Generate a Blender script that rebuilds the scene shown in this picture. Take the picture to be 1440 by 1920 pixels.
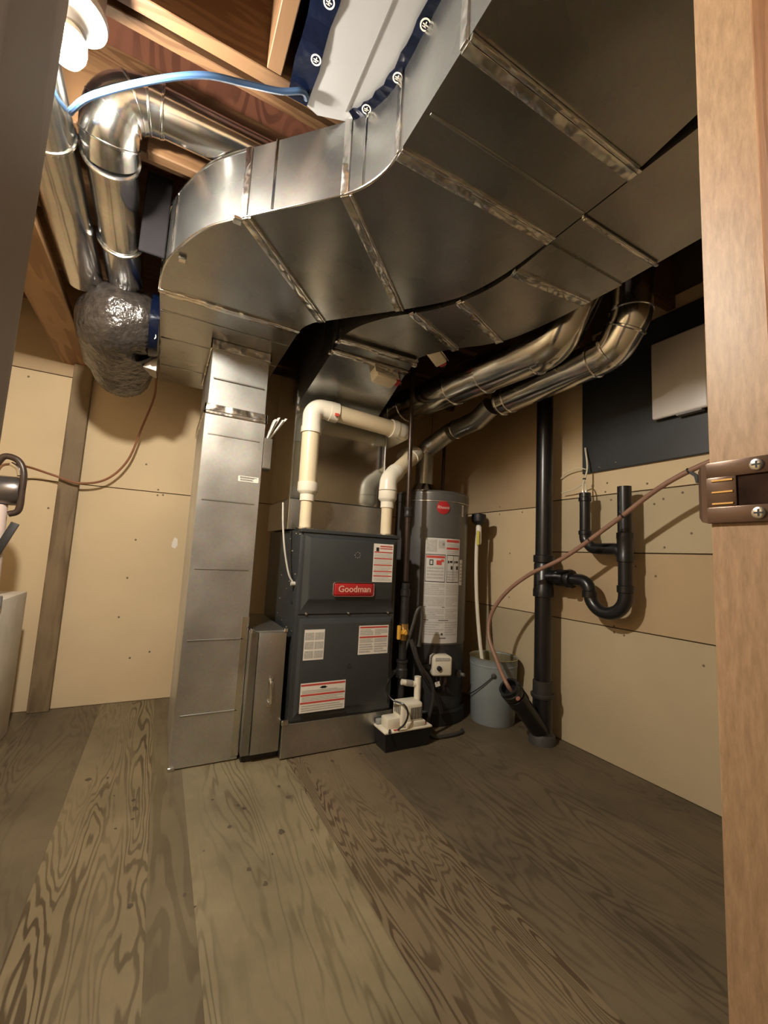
import bpy, bmesh, math, random
from mathutils import Vector, Matrix
random.seed(7)
S = bpy.context.scene
for o in list(bpy.data.objects): bpy.data.objects.remove(o)
COL = S.collection

# ---------------------------------------------------------------- camera, world, exposure
FPX = 780.0
cd = bpy.data.cameras.new('camera'); cam = bpy.data.objects.new('camera', cd); COL.objects.link(cam)
cd.sensor_fit = 'VERTICAL'; cd.sensor_height = 24.0; cd.lens = FPX / 1920 * 24.0; cd.clip_start = 0.01
vy = Vector((-418, 64, FPX)).normalized(); vx = Vector((1480, 162, FPX)); vx = (vx - vx.dot(vy) * vy).normalized()
vz = vx.cross(vy)                                   # world axes in camera coordinates (x right, y down, z forward)
right = Vector((vx.x, vy.x, vz.x)); down = Vector((vx.y, vy.y, vz.y)); fwd = Vector((vx.z, vy.z, vz.z))
M = Matrix((right, -down, -fwd)).transposed().to_4x4(); M.translation = (0, 0, 0.92)
cam.matrix_world = M
S.camera = cam
w = bpy.data.worlds.new('world'); S.world = w; w.use_nodes = True
w.node_tree.nodes['Background'].inputs[0].default_value = (1.0, .93, .84, 1)
w.node_tree.nodes['Background'].inputs[1].default_value = 0.04
S.view_settings.view_transform = 'Standard'; S.view_settings.look = 'None'
S.view_settings.exposure = 0.28; S.view_settings.gamma = 1.0; S.view_settings.use_curve_mapping = False
BULB = Vector((-.276, 1.02, 1.965)); BULB_STRENGTH = 2050.0; BULB_COLOR = (1.0, .925, .80)

# ---------------------------------------------------------------- materials
def nodes(name):
    m = bpy.data.materials.new(name); m.use_nodes = True
    nt = m.node_tree; return m, nt, nt.nodes['Principled BSDF']
def N(nt, t, **kw):
    n = nt.nodes.new(t)
    for k, v in kw.items():
        if k in n.inputs.keys(): n.inputs[k].default_value = v
        else: setattr(n, k, v)
    return n
def rgba(c): return (c[0], c[1], c[2], 1)
def coords(nt, scale=(1, 1, 1), obj=True):
    tc = N(nt, 'ShaderNodeTexCoord'); mp = N(nt, 'ShaderNodeMapping'); mp.inputs['Scale'].default_value = scale
    nt.links.new(tc.outputs['Object'], mp.inputs['Vector']); return mp.outputs['Vector']
def ramp(nt, fac, stops):
    r = N(nt, 'ShaderNodeValToRGB'); e = r.color_ramp.elements
    while len(e) < len(stops): e.new(.5)
    for i, (p, c) in enumerate(stops): e[i].position = p; e[i].color = rgba(c)
    nt.links.new(fac, r.inputs['Fac']); return r.outputs['Color']
def bump(nt, b, h, strength, dist=.01):
    n = N(nt, 'ShaderNodeBump', Strength=strength, Distance=dist); nt.links.new(h, n.inputs['Height'])
    nt.links.new(n.outputs['Normal'], b.inputs['Normal'])
def plain(name, c, rough=.5, metal=0, var=.12, scale=9, bmp=0, spec=.5, coat=0):
    m, nt, b = nodes(name)
    n = N(nt, 'ShaderNodeTexNoise', Scale=scale, Detail=4); nt.links.new(coords(nt), n.inputs['Vector'])
    lo = tuple(x * (1 - var) for x in c); hi = tuple(min(1, x * (1 + var)) for x in c)
    nt.links.new(ramp(nt, n.outputs['Fac'], [(.3, lo), (.7, hi)]), b.inputs['Base Color'])
    b.inputs['Roughness'].default_value = rough; b.inputs['Metallic'].default_value = metal
    b.inputs['Specular IOR Level'].default_value = spec; b.inputs['Coat Weight'].default_value = coat
    if bmp: bump(nt, b, n.outputs['Fac'], bmp)
    return m
def galv(name, c=(.66, .665, .65), rough=.24, wave=.16, spangle=.10, wscale=3.2, metal=1.0):
    m, nt, b = nodes(name); v = coords(nt)
    vo = N(nt, 'ShaderNodeTexVoronoi', Scale=95.0); nt.links.new(v, vo.inputs['Vector'])
    n = N(nt, 'ShaderNodeTexNoise', Scale=4.0, Detail=2.5, Roughness=.5); nt.links.new(v, n.inputs['Vector'])
    lo = tuple(x * (1 - spangle * 2) for x in c); hi = tuple(min(1, x * (1 + spangle)) for x in c)
    col = ramp(nt, n.outputs['Fac'], [(.25, lo), (.7, hi)])
    mx = N(nt, 'ShaderNodeMix', data_type='RGBA', blend_type='MULTIPLY'); mx.inputs['Factor'].default_value = spangle
    nt.links.new(col, mx.inputs['A']); nt.links.new(vo.outputs['Color'], mx.inputs['B'])
    nt.links.new(mx.outputs['Result'], b.inputs['Base Color'])
    mr = N(nt, 'ShaderNodeMapRange'); mr.inputs['To Min'].default_value = rough * .75; mr.inputs['To Max'].default_value = rough * 1.35
    nt.links.new(n.outputs['Fac'], mr.inputs['Value']); nt.links.new(mr.outputs['Result'], b.inputs['Roughness'])
    b.inputs['Metallic'].default_value = metal
    big = N(nt, 'ShaderNodeTexNoise', Scale=wscale, Detail=1.5); nt.links.new(v, big.inputs['Vector'])
    bump(nt, b, big.outputs['Fac'], wave, .05)
    return m
def wood(name, dark, light, scale=(1, 1, 1), rings=22, rough=.55, mixlo=.42, mixhi=.62, freq=1.6, grain=.35, blot=0, bmp=.08, spec=.4, det=2.2):
    """plywood / lumber: contour lines of a stretched noise, fine fibre streaks, soft blotches"""
    m, nt, b = nodes(name); v = coords(nt, scale)
    n1 = N(nt, 'ShaderNodeTexNoise', Scale=freq, Detail=det, Roughness=.45, Distortion=.35); nt.links.new(v, n1.inputs['Vector'])
    mul = N(nt, 'ShaderNodeMath', operation='MULTIPLY'); mul.inputs[1].default_value = rings; nt.links.new(n1.outputs['Fac'], mul.inputs[0])
    pp = N(nt, 'ShaderNodeMath', operation='PINGPONG'); pp.inputs[1].default_value = .5; nt.links.new(mul.outputs[0], pp.inputs[0])
    dbl = N(nt, 'ShaderNodeMath', operation='MULTIPLY'); dbl.inputs[1].default_value = 2; nt.links.new(pp.outputs[0], dbl.inputs[0])
    line = ramp(nt, dbl.outputs[0], [(mixlo, (0, 0, 0)), (mixhi, (1, 1, 1))])
    amp = N(nt, 'ShaderNodeTexNoise', Scale=freq * .9, Detail=2); nt.links.new(v, amp.inputs['Vector'])
    mr = N(nt, 'ShaderNodeMapRange'); mr.inputs['From Min'].default_value = .35; mr.inputs['From Max'].default_value = .65; nt.links.new(amp.outputs['Fac'], mr.inputs['Value'])
    lm = N(nt, 'ShaderNodeMath', operation='MULTIPLY'); nt.links.new(line, lm.inputs[0]); nt.links.new(mr.outputs[0], lm.inputs[1])
    fib = N(nt, 'ShaderNodeTexNoise', Scale=26.0, Detail=5, Roughness=.7)
    sc2 = tuple(s * k for s, k in zip(scale, (1, 1, 1))); nt.links.new(coords(nt, sc2), fib.inputs['Vector'])
    ad = N(nt, 'ShaderNodeMath', operation='MULTIPLY_ADD'); ad.inputs[1].default_value = grain; nt.links.new(fib.outputs['Fac'], ad.inputs[0]); nt.links.new(lm.outputs[0], ad.inputs[2])
    col = ramp(nt, ad.outputs[0], [(.1, light), (1.0, dark)])
    if blot:
        bn = N(nt, 'ShaderNodeTexNoise', Scale=2.3, Detail=5, Roughness=.6); nt.links.new(coords(nt), bn.inputs['Vector'])
        f = ramp(nt, bn.outputs['Fac'], [(.3, (1 - blot,) * 3), (.65, (1 + blot * .2,) * 3)])
        mx = N(nt, 'ShaderNodeMix', data_type='RGBA', blend_type='MULTIPLY'); mx.inputs['Factor'].default_value = 1
        nt.links.new(col, mx.inputs['A']); nt.links.new(f, mx.inputs['B']); col = mx.outputs['Result']
    nt.links.new(col, b.inputs['Base Color']); b.inputs['Roughness'].default_value = rough
    b.inputs['Specular IOR Level'].default_value = spec
    if bmp: bump(nt, b, ad.outputs[0], bmp, .004)
    return m

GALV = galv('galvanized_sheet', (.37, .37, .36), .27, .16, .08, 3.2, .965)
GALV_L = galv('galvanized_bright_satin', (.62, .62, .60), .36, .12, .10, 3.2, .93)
GALV_D = galv('galvanized_dull', (.50, .49, .46), .34, .12, .12, 3.2, .96)
GALV_B = galv('galvanized_bright', (.74, .745, .74), .17, .10, .12, 5)
GALV_P = galv('galvanized_mirror', (.60, .60, .58), .13, .10, .06, 2.2)
CLEAT = galv('cleat_metal', (.70, .68, .64), .22, .35, .1, 14)
PIPEM = galv('round_pipe_metal', (.66, .65, .62), .17, .12, .10, 6)
WALLM = plain('tan_wallboard', (.640, .500, .315), .72, 0, .06, 2.2, .03, .25)
WALLM2 = plain('tan_wallboard_warm', (.460, .335, .200), .72, 0, .07, 2.4, .03, .25)
WALLM3 = plain('tan_wallboard_pale', (.475, .385, .250), .72, 0, .06, 2.0, .03, .25)
WALLDARK = plain('wall_core', (.10, .075, .05), .8)
NAIL = plain('nail_spots', (.16, .11, .07), .6)
BLACKABS = plain('black_abs_plastic', (.010, .010, .011), .30, 0, .2, 12, 0, .5)
BLACKCAST = plain('black_iron', (.018, .017, .017), .5, 0, .3, 20, .2)
BROWNIRON = plain('brown_gas_pipe', (.055, .036, .027), .32, .5, .3, 18)
FURN = plain('charcoal_furnace_paint', (.040, .045, .046), .38, 0, .10, 7, 0, .5)
FURN2 = plain('charcoal_furnace_side', (.036, .040, .041), .42, 0, .10, 7, 0, .5)
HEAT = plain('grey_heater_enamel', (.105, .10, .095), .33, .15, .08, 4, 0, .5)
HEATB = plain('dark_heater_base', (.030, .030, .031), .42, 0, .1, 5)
PVC = plain('white_pvc', (.80, .745, .62), .33, 0, .03, 9)
PVCC = plain('cream_pvc_pipe', (.74, .625, .43), .36, 0, .04, 9)
RED = plain('red_badge', (.42, .022, .025), .35, 0, .08)
REDP = plain('red_print', (.55, .065, .05), .5, 0, .08)
WHITEP = plain('white_sticker', (.78, .73, .65), .5, 0, .03)
GREYP = plain('grey_print', (.46, .44, .40), .6, 0, .2, 120)
BLACKP = plain('black_print', (.02, .02, .02), .6)
CHROME = plain('chrome', (.75, .74, .72), .16, 1, .05)
STEELSCR = plain('screw_steel', (.70, .68, .64), .25, 1, .05)
YELLOW = plain('yellow_valve', (.72, .40, .06), .45)
BRASS = plain('brass', (.62, .40, .16), .32, 1)
BUCKET = plain('blue_grey_bucket', (.235, .265, .27), .42, 0, .08, 5)
BUCKIN = plain('bucket_inside', (.36, .32, .20), .35, .6, .15, 6)
RUBBER = plain('black_rubber', (.012, .012, .014), .5)
HOSE = plain('pinkish_brown_hose', (.27, .150, .105), .42, 0, .1, 14)
WHITEPL = plain('white_plastic', (.76, .70, .57), .4, 0, .03)
ROUTER = plain('grey_white_router', (.62, .58, .54), .38, 0, .03)
BOARD = plain('black_board', (.030, .033, .036), .42, 0, .18, 5, .03)
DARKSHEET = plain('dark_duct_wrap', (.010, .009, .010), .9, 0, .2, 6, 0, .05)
BLUETAPE = plain('navy_foil_tape', (.0025, .0055, .019), .22, .1, .25, 25, .25)
WHITEDUCT = plain('pale_grey_duct_facing', (.33, .33, .335), .38, .1, .03, 4)
CERAMIC = plain('white_porcelain', (.42, .405, .38), .22, 0, .02)
BLUEP = plain('blue_cable', (.026, .062, .135), .38, 0, .08)
CABLE = plain('orange_brown_cable', (.24, .095, .04), .5, 0, .1)
WRAP = plain('black_foil_wrap', (.034, .028, .025), .24, 0, .25, 38, 1.0, .8)
CLEAR = plain('clear_tubing', (.70, .64, .48), .2, 0, .1)
GREYBLK = plain('grey_latch', (.16, .155, .15), .45)
BRONZE = plain('bronze_strike', (.115, .068, .045), .30, .5, .18, 16)
REDDOT = plain('pink_label', (.72, .32, .28), .5)
PAPER = plain('paper', (.78, .77, .76), .6, 0, .03)
CANM = plain('dark_metal_canister', (.20, .18, .17), .30, .8, .1)
BROWNC = plain('dark_brown_cord', (.045, .028, .02), .38, 0, .3, 30)
PINKW = plain('pinkish_white', (.66, .53, .48), .5, 0, .06)
PINE = wood('pine_joist', (.088, .041, .016), (.138, .074, .032), (1.2, 9, 9), 9, .6, freq=1.2, grain=.5)
PINE_Y = wood('pine_lumber_lengthwise', (.088, .041, .016), (.138, .074, .032), (9, 1.2, 9), 9, .6, freq=1.2, grain=.5)
REDPLY = wood('red_plywood', (.062, .021, .011), (.115, .042, .022), (3.0, .9, 3), 14, .6, freq=1.4, grain=.5)
POSTW = wood('weathered_post', (.135, .084, .042), (.245, .175, .098), (9, 9, 1.0), 6, .65, freq=1.1, grain=.55, blot=.3)
PLATEW = wood('brown_plate_lumber', (.26, .138, .060), (.40, .235, .115), (9, 1.0, 9), 6, .6, freq=1.1, grain=.5, blot=.2)
JAMBW = wood('varnished_jamb', (.085, .038, .016), (.50, .315, .175), (5.5, 5.5, 1.1), 2, .5, .75, 1.0, freq=1.0, grain=.85, blot=.15)
JAMBD = wood('brown_door_stop', (.19, .08, .03), (.34, .165, .075), (24, 24, 1.6), 5, .5, freq=1.2, grain=.8, blot=.2)
GREYJ = wood('greyed_jamb', (.55, .48, .39), (.84, .76, .65), (7, 7, .8), 2, .55, freq=1.2, grain=.8, blot=.2)
FL = {
 'plain_dark': wood('floor_ply_dark', (.110, .083, .047), (.165, .130, .076), (4.2, .6, 1), 12, .45, freq=1.4, grain=.45, blot=.35, det=3.5),
 'grain': wood('floor_ply_grain', (.072, .050, .027), (.215, .169, .098), (5.6, .62, 1), 32, .45, .50, .74, freq=1.15, grain=.30, blot=.30, det=3.6),
 'light': wood('floor_ply_light', (.155, .122, .068), (.250, .203, .119), (5.4, .7, 1), 16, .42, .55, .9, freq=1.3, grain=.45, blot=.38, det=3.6),
 'warm': wood('floor_ply_warm', (.080, .053, .030), (.185, .138, .083), (5.4, .70, 1), 40, .45, .48, .74, freq=1.15, grain=.30, blot=.30, det=3.6),
 'mid': wood('floor_ply_mid', (.088, .066, .039), (.140, .109, .067), (4.2, .75, 1), 24, .5, .5, .85, freq=1.15, grain=.40, blot=.38, det=3.6),
}
def emit(name, col, strength):
    m, nt, b = nodes(name)
    b.inputs['Base Color'].default_value = (1, 1, 1, 1); b.inputs['Emission Color'].default_value = rgba(col); b.inputs['Emission Strength'].default_value = strength
    return m
GLOW = emit('lit_bulb', BULB_COLOR, BULB_STRENGTH)

# ---------------------------------------------------------------- geometry helpers
def V(*a): return Vector(a[0] if len(a) == 1 else a)
class B:
    def __init__(s): s.bm = bmesh.new(); s.mi = 0
    def face(s, pts):
        f = s.bm.faces.new([s.bm.verts.new(p) for p in pts]); f.material_index = s.mi; return s
    def box(s, x0, x1, y0, y1, z0, z1, bev=0, seg=2, mat=None):
        t = bmesh.new(); bmesh.ops.create_cube(t, size=1)
        for v in t.verts: v.co = Vector(((x0 + x1) / 2 + v.co.x * (x1 - x0), (y0 + y1) / 2 + v.co.y * (y1 - y0), (z0 + z1) / 2 + v.co.z * (z1 - z0)))
        if bev: bmesh.ops.bevel(t, geom=list(t.edges), offset=bev, segments=seg, profile=.5, affect='EDGES')
        return s.merge(t, mat)
    def merge(s, t, mat=None):
        if mat is not None: t.transform(mat)
        vs = {v: s.bm.verts.new(v.co) for v in t.verts}
        for f in t.faces:
            nf = s.bm.faces.new([vs[v] for v in f.verts]); nf.material_index = s.mi
        t.free(); return s
    def bar(s, a, b, w, h, up=(0, 0, 1), bev=0):
        """box from a to b, width w (sideways), height h (along up), centred"""
        a, b = V(a), V(b); d = b - a; L = d.length; d.normalize(); up = V(up); sd = d.cross(up).normalized(); up = sd.cross(d)
        m = Matrix((d, sd, up)).transposed().to_4x4(); m.translation = (a + b) / 2
        return s.box(-L / 2, L / 2, -w / 2, w / 2, -h / 2, h / 2, bev, 2, m)
    def prism(s, poly, z0, z1):
        n = len(poly); lo = [s.bm.verts.new((p[0], p[1], z0)) for p in poly]; hi = [s.bm.verts.new((p[0], p[1], z1)) for p in poly]
        for f in ([lo[::-1]] + [hi] + [[lo[i], lo[(i + 1) % n], hi[(i + 1) % n], hi[i]] for i in range(n)]):
            s.bm.faces.new(f).material_index = s.mi
        return s
    def loft(s, rings, cap=True):
        rs = [[s.bm.verts.new(p) for p in r] for r in rings]; n = len(rs[0])
        for a, b in zip(rs, rs[1:]):
            for i in range(n): s.bm.faces.new([a[i], a[(i + 1) % n], b[(i + 1) % n], b[i]]).material_index = s.mi
        if cap:
            s.bm.faces.new(rs[0][::-1]).material_index = s.mi; s.bm.faces.new(rs[-1]).material_index = s.mi
        return s
    def tube(s, pts, r, n=20, cap=True):
        pts = [V(p) for p in pts]; rr = r if isinstance(r, (list, tuple)) else [r] * len(pts)
        rings = []; t0 = (pts[1] - pts[0]).normalized()
        u = t0.orthogonal().normalized()
        for i, p in enumerate(pts):
            t = ((pts[min(i + 1, len(pts) - 1)] - p).normalized() + (p - pts[max(i - 1, 0)]).normalized())
            t = t.normalized() if t.length > 1e-6 else t0
            u = (u - u.dot(t) * t).normalized(); w_ = t.cross(u)
            rings.append([p + (u * math.cos(2 * math.pi * k / n) + w_ * math.sin(2 * math.pi * k / n)) * rr[i] for k in range(n)])
        return s.loft(rings, cap)
    def lathe(s, prof, n=32, mat=None, axis=None, at=(0, 0, 0), cap=True):
        """prof: (r,z) list; about z, or about `axis` through `at`"""
        t = bmesh.new(); rs = []
        for r, z in prof: rs.append([t.verts.new((r * math.cos(2 * math.pi * k / n), r * math.sin(2 * math.pi * k / n), z)) for k in range(n)])
        for a, b in zip(rs, rs[1:]):
            for i in range(n): t.faces.new([a[i], a[(i + 1) % n], b[(i + 1) % n], b[i]])
        if cap: t.faces.new(rs[0][::-1]); t.faces.new(rs[-1])
        bmesh.ops.remove_doubles(t, verts=t.verts, dist=1e-6)
        m = Matrix.Translation(V(at))
        if axis is not None: m = m @ V(axis).to_track_quat('Z', 'Y').to_matrix().to_4x4()
        return s.merge(t, m if mat is None else mat @ m)
    def build(s, name, mat, parent=None, ang=35, origin=None):
        bmesh.ops.recalc_face_normals(s.bm, faces=s.bm.faces)
        me = bpy.data.meshes.new(name); s.bm.to_mesh(me); s.bm.free()
        for m in (mat if isinstance(mat, (list, tuple)) else [mat]): me.materials.append(m)
        for p in me.polygons: p.use_smooth = True
        me.set_sharp_from_angle(angle=math.radians(ang))
        o = bpy.data.objects.new(name, me); COL.objects.link(o)
        if parent is not None:
            o.parent = parent
            o.matrix_parent_inverse = parent_world(parent).inverted()
        return o
def parent_world(p):
    m = p.matrix_basis.copy()
    while p.parent is not None:
        m = p.parent.matrix_basis @ p.matrix_parent_inverse @ m if False else p.parent.matrix_basis @ p.matrix_parent_inverse @ m
        p = p.parent
    return m
def tag(o, label, cat, group=None):
    o['label'] = label; o['category'] = cat
    if group: o['group'] = group
    return o
def thing(name, label, cat, loc, group=None):
    o = bpy.data.objects.new(name, None); COL.objects.link(o); o.location = loc; o.empty_display_size = .05
    return tag(o, label, cat, group)
def struct(o): o['kind'] = 'structure'; return o
def fillet(pts, rad, seg=7):
    pts = [V(p) for p in pts]; out = [pts[0]]
    for i in range(1, len(pts) - 1):
        a, p, b = pts[i - 1], pts[i], pts[i + 1]; r = rad[i - 1] if isinstance(rad, (list, tuple)) else rad
        d1 = (a - p).normalized(); d2 = (b - p).normalized(); ang = d1.angle(d2)
        if abs(ang - math.pi) < .02 or r <= 0: out.append(p); continue
        t = min(r / math.tan(ang / 2), (a - p).length * .49, (b - p).length * .49); r = t * math.tan(ang / 2)
        c = p + (d1 + d2).normalized() * (r / math.sin(ang / 2)); s0 = p + d1 * t - c; s1 = p + d2 * t - c
        th = s0.angle(s1)
        for k in range(seg + 1):
            f = k / seg; out.append(c + (s0 * math.sin((1 - f) * th) + s1 * math.sin(f * th)) / math.sin(th))
    out.append(pts[-1]); return out
def spline(pts, seg=8):
    pts = [V(p) for p in pts]; P = [pts[0] * 2 - pts[1]] + pts + [pts[-1] * 2 - pts[-2]]; out = []
    for i in range(1, len(P) - 2):
        for k in range(seg):
            t = k / seg; a, b, c, d = P[i - 1:i + 3]
            out.append(.5 * ((2 * b) + (c - a) * t + (2 * a - 5 * b + 4 * c - d) * t * t + (3 * b - a - 3 * c + d) * t ** 3))
    return out + [pts[-1]]
def screw(b, at, axis, r=.006, h=.004):
    b.lathe([(r, 0), (r, h * .4), (r * .6, h), (.0001, h)], 10, axis=axis, at=at); return b
def pipe_ring(b, p, axis, r, w=.012, t=.005, n=24):
    b.lathe([(r, -w / 2), (r + t, -w / 4), (r + t, w / 4), (r, w / 2)], n, axis=axis, at=p); return b
def text_mesh(body, size, m, mat, name, parent, extr=.0006, shear=0, offset=0):
    cu = bpy.data.curves.new(name, 'FONT'); cu.body = body; cu.size = size; cu.extrude = extr; cu.align_x = 'CENTER'; cu.align_y = 'CENTER'; cu.shear = shear; cu.offset = offset
    cu.resolution_u = 3
    tmp = bpy.data.objects.new('tmp', cu); COL.objects.link(tmp)
    me = bpy.data.meshes.new_from_object(tmp.evaluated_get(bpy.context.evaluated_depsgraph_get()))
    bpy.data.objects.remove(tmp); bpy.data.curves.remove(cu)
    me.transform(m); me.materials.clear(); me.materials.append(mat)
    o = bpy.data.objects.new(name, me); COL.objects.link(o); o.parent = parent
    o.matrix_parent_inverse = parent_world(parent).inverted(); return o
def sticker(name, parent, org, u, v, w, h, items, mats, label=None, surf=None):
    """flat (or wrapped by surf(a,b,off)) printed label; items (u0,v0,u1,v1,mat) in 0..1 from lower left"""
    b = B(); org = V(org); u = V(u).normalized(); v = V(v).normalized(); nrm = u.cross(v)
    def P(a, c, off): return surf(a, c, off) if surf else org + u * (a * w) + v * (c * h) + nrm * off
    def quad(a0, c0, a1, c1, off, mi):
        k = 12 if surf and a1 - a0 > .1 else (4 if surf else 1); b.mi = mi
        for i in range(k):
            x0 = a0 + (a1 - a0) * i / k; x1 = a0 + (a1 - a0) * (i + 1) / k
            b.face([P(x0, c0, off), P(x1, c0, off), P(x1, c1, off), P(x0, c1, off)])
    quad(0, 0, 1, 1, .0006, 0)
    for it in items: quad(it[0], it[1], it[2], it[3], .0012, it[4])
    o = b.build(name, mats, parent)
    if label: o['label'] = label
    return o
def textlines(x0, x1, y0, y1, n, mi, seed=0, fill=.55):
    r = random.Random(seed); out = []; st = (y1 - y0) / n
    for i in range(n):
        y = y1 - st * (i + .5); out.append((x0, y - st * fill / 2, x0 + (x1 - x0) * (1 if r.random() < .7 else r.uniform(.5, .95)), y + st * fill / 2, mi))
    return out

# ================================================================ SETTING
XL, XR, YB, YF = -1.30, 1.99, 2.95, .24
fl = struct(B().box(XL - .1, XR + .1, -.75, YB + .1, -.08, -.016).build('floor', FL['mid']))
for a, b_, k in ((XL, -.52, 'plain_dark'), (-.52, -.215, 'mid'), (-.215, .055, 'grain'), (.055, .165, 'plain_dark'), (.165, .585, 'light'), (.585, .93, 'warm'), (.93, 1.36, 'mid'), (1.36, XR, 'mid')):
    B().box(a + .0001, b_ - .0001, -.75, YB, -.016, 0).build('plywood_strip', FL[k], fl)
st = B()
for i in range(26):
    x, y = random.choice(((.28, 1.55), (.33, 1.25), (.10, 1.28), (.55, 1.6), (-.1, 1.95), (.0, 1.75), (.9, 1.78))); x += random.gauss(0, .07); y += random.gauss(0, .10); r = random.uniform(.003, .012)
    n = 9; st.face([(x + r * random.uniform(.5, 1.3) * math.cos(k * 2 * math.pi / n), y + r * random.uniform(.6, 1.6) * math.sin(k * 2 * math.pi / n), .0008) for k in range(n)])
o = st.build('floor_stains', plain('dark_stain', (.075, .055, .036), .7, 0, .3), fl); o['kind'] = 'stuff'

wb = struct(B().box(XL, XR + .12, YB + .012, YB + .1, 0, 2.43).build('wall_back', WALLDARK))
for x0, x1, z0, z1, m in ((XL, XR, 0, 1.252, WALLM), (XL, -.50, 1.255, 1.873, WALLM), (-.50, XR, 1.255, 2.2, WALLM), (XL, -.50, 1.876, 2.43, WALLM2)):
    B().box(x0 + .001, x1 - .001, YB, YB + .012, z0 + .001, z1 - .001, .0012, 1).build('wall_panel', m, wb)
nb = B()
for x, z in ((-.14, .95), (-.16, .72), (-.18, .49), (-.05, 1.235), (-.05, 1.27), (-.1, .25), (.0, .28), (-.75, 1.83), (-.58, 1.10), (-.13, 1.42), (-.02, 1.24)):
    nb.lathe([(.006, 0), (.004, .0014), (.0001, .0014)], 8, axis=(0, -1, 0), at=(x, YB, z))
o = nb.build('nail_heads', NAIL, wb); o['kind'] = 'stuff'
wr = struct(B().box(XR + .012, XR + .1, YF, YB, 0, 2.43).build('wall_right', WALLDARK))
for y0, y1, z0, z1, m in ((YF, YB, 0, .636, WALLM3), (YF, 1.76, .639, 1.001, WALLM2), (1.76, YB, .639, 1.27, WALLM), (YF, 1.76, 1.004, 1.298, WALLM3), (YF, 1.76, 1.301, 2.2, WALLM), (1.76, YB, 1.273, 2.2, WALLM2)):
    B().box(XR, XR + .012, y0 + .001, y1 - .001, z0 + .001, z1 - .001, .0012, 1).build('wall_panel', m, wr)
nb = B()
for y, z in ((1.20, .98), (1.19, .94), (1.30, .645), (1.30, .615), (1.10, .90), (.95, 1.09), (1.34, 1.315), (1.31, 1.27), (1.06, 1.25), (1.10, 1.23), (.98, 1.27), (1.33, 1.36), (1.13, 1.33), (2.1, 1.30), (2.1, 1.25), (2.0, .99), (2.0, .71), (1.06, 1.03), (.92, .55), (.86, .56), (.80, .49), (1.25, .61), (1.9, 1.25)):
    nb.lathe([(.0055, 0), (.004, .0012), (.0001, .0012)], 8, axis=(-1, 0, 0), at=(XR, y, z))
o = nb.build('nail_heads', NAIL, wr); o['kind'] = 'stuff'
struct(B().box(XL - .1, XL, -.75, YB + .1, 0, 2.43).build('wall_left', WALLM))
wf = B(); wf.box(XL, -.102, .06, YF, 0, 2.43); wf.box(.60, XR + .1, .06, YF, 0, 2.43); wf.box(-.102, .60, .06, YF, 1.86, 2.43)
struct(wf.build('wall_front', WALLM2))
# door frame: the two jambs of the doorway the picture is taken from
o = struct(B().box(-.101, -.07, .04, YF + .012, 0, 1.86, .002, 1).build('trim_1', GREYJ)); o['label'] = 'greyed wooden door jamb on the left side of the doorway'
tj = struct(B().box(.566, .599, .04, YF + .010, 0, 1.86, .003, 2).build('trim_2', JAMBW)); tj['label'] = 'varnished wooden door jamb on the right with strike plate'
B().box(.553, .567, .05, .186, 0, 1.86, .002, 1).build('door_stop', JAMBD, tj)
B().box(-.07, .566, .045, YF + .01, 1.84, 1.86).build('head_jamb', JAMBW, tj)
# strike plate, let into the right jamb with a curved lip past its corner
zs = 1.015
sp = B()
def plate_sec(z0, z1, y0, y1, x0=.5622, x1=.5662): sp.box(x0, x1, y0, y1, z0, z1, .0012, 2)
plate_sec(zs + .017, zs + .036, .1865, .252); plate_sec(zs - .036, zs - .017, .1865, .252); plate_sec(zs - .018, zs + .018, .222, .252)
sp.loft([[(.5622, .250, zs - .036), (.5622, .250, zs + .036), (.5662, .250, zs + .036), (.5662, .250, zs - .036)], [(.5632, .257, zs - .034), (.5632, .257, zs + .034), (.567, .255, zs + .034), (.567, .255, zs - .034)], [(.568, .262, zs - .028), (.568, .262, zs + .028), (.571, .259, zs + .028), (.571, .259, zs - .028)]])
o = sp.build('strike_plate', BRONZE, tj); o['label'] = 'worn bronze strike plate with two cross-head screws'
B().box(.564, .5675, .1866, .224, zs - .0175, zs + .0175).build('painted_bolt_hole', plain('bolt_hole_shade', (.035, .02, .014), 1.0, 0, .4, 30, 0, 0), o)  # solid block, no opening: the hole's shade is put into its dark colour
for k in (-3, 0, 3): B().box(.5612, .5624, .225, .246, zs + k * .0045 - .0012, zs + k * .0045 + .0012, .0004, 1).build('wear_ridge', BRASS, o)
for dz in (.0265, -.0265):
    b = B(); b.lathe([(.0065, 0), (.0065, .001), (.005, .0018), (.0001, .0018)], 16, axis=(-1, 0, 0), at=(.5622, .203, zs + dz)); sc = b.build('screw', STEELSCR, o)
    B().box(.5599, .5605, .1990, .2070, zs + dz - .0009, zs + dz + .0009).box(.5601, .5606, .2021, .2039, zs + dz - .004, zs + dz + .004).build('cross_slot', BLACKP, o)

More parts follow.
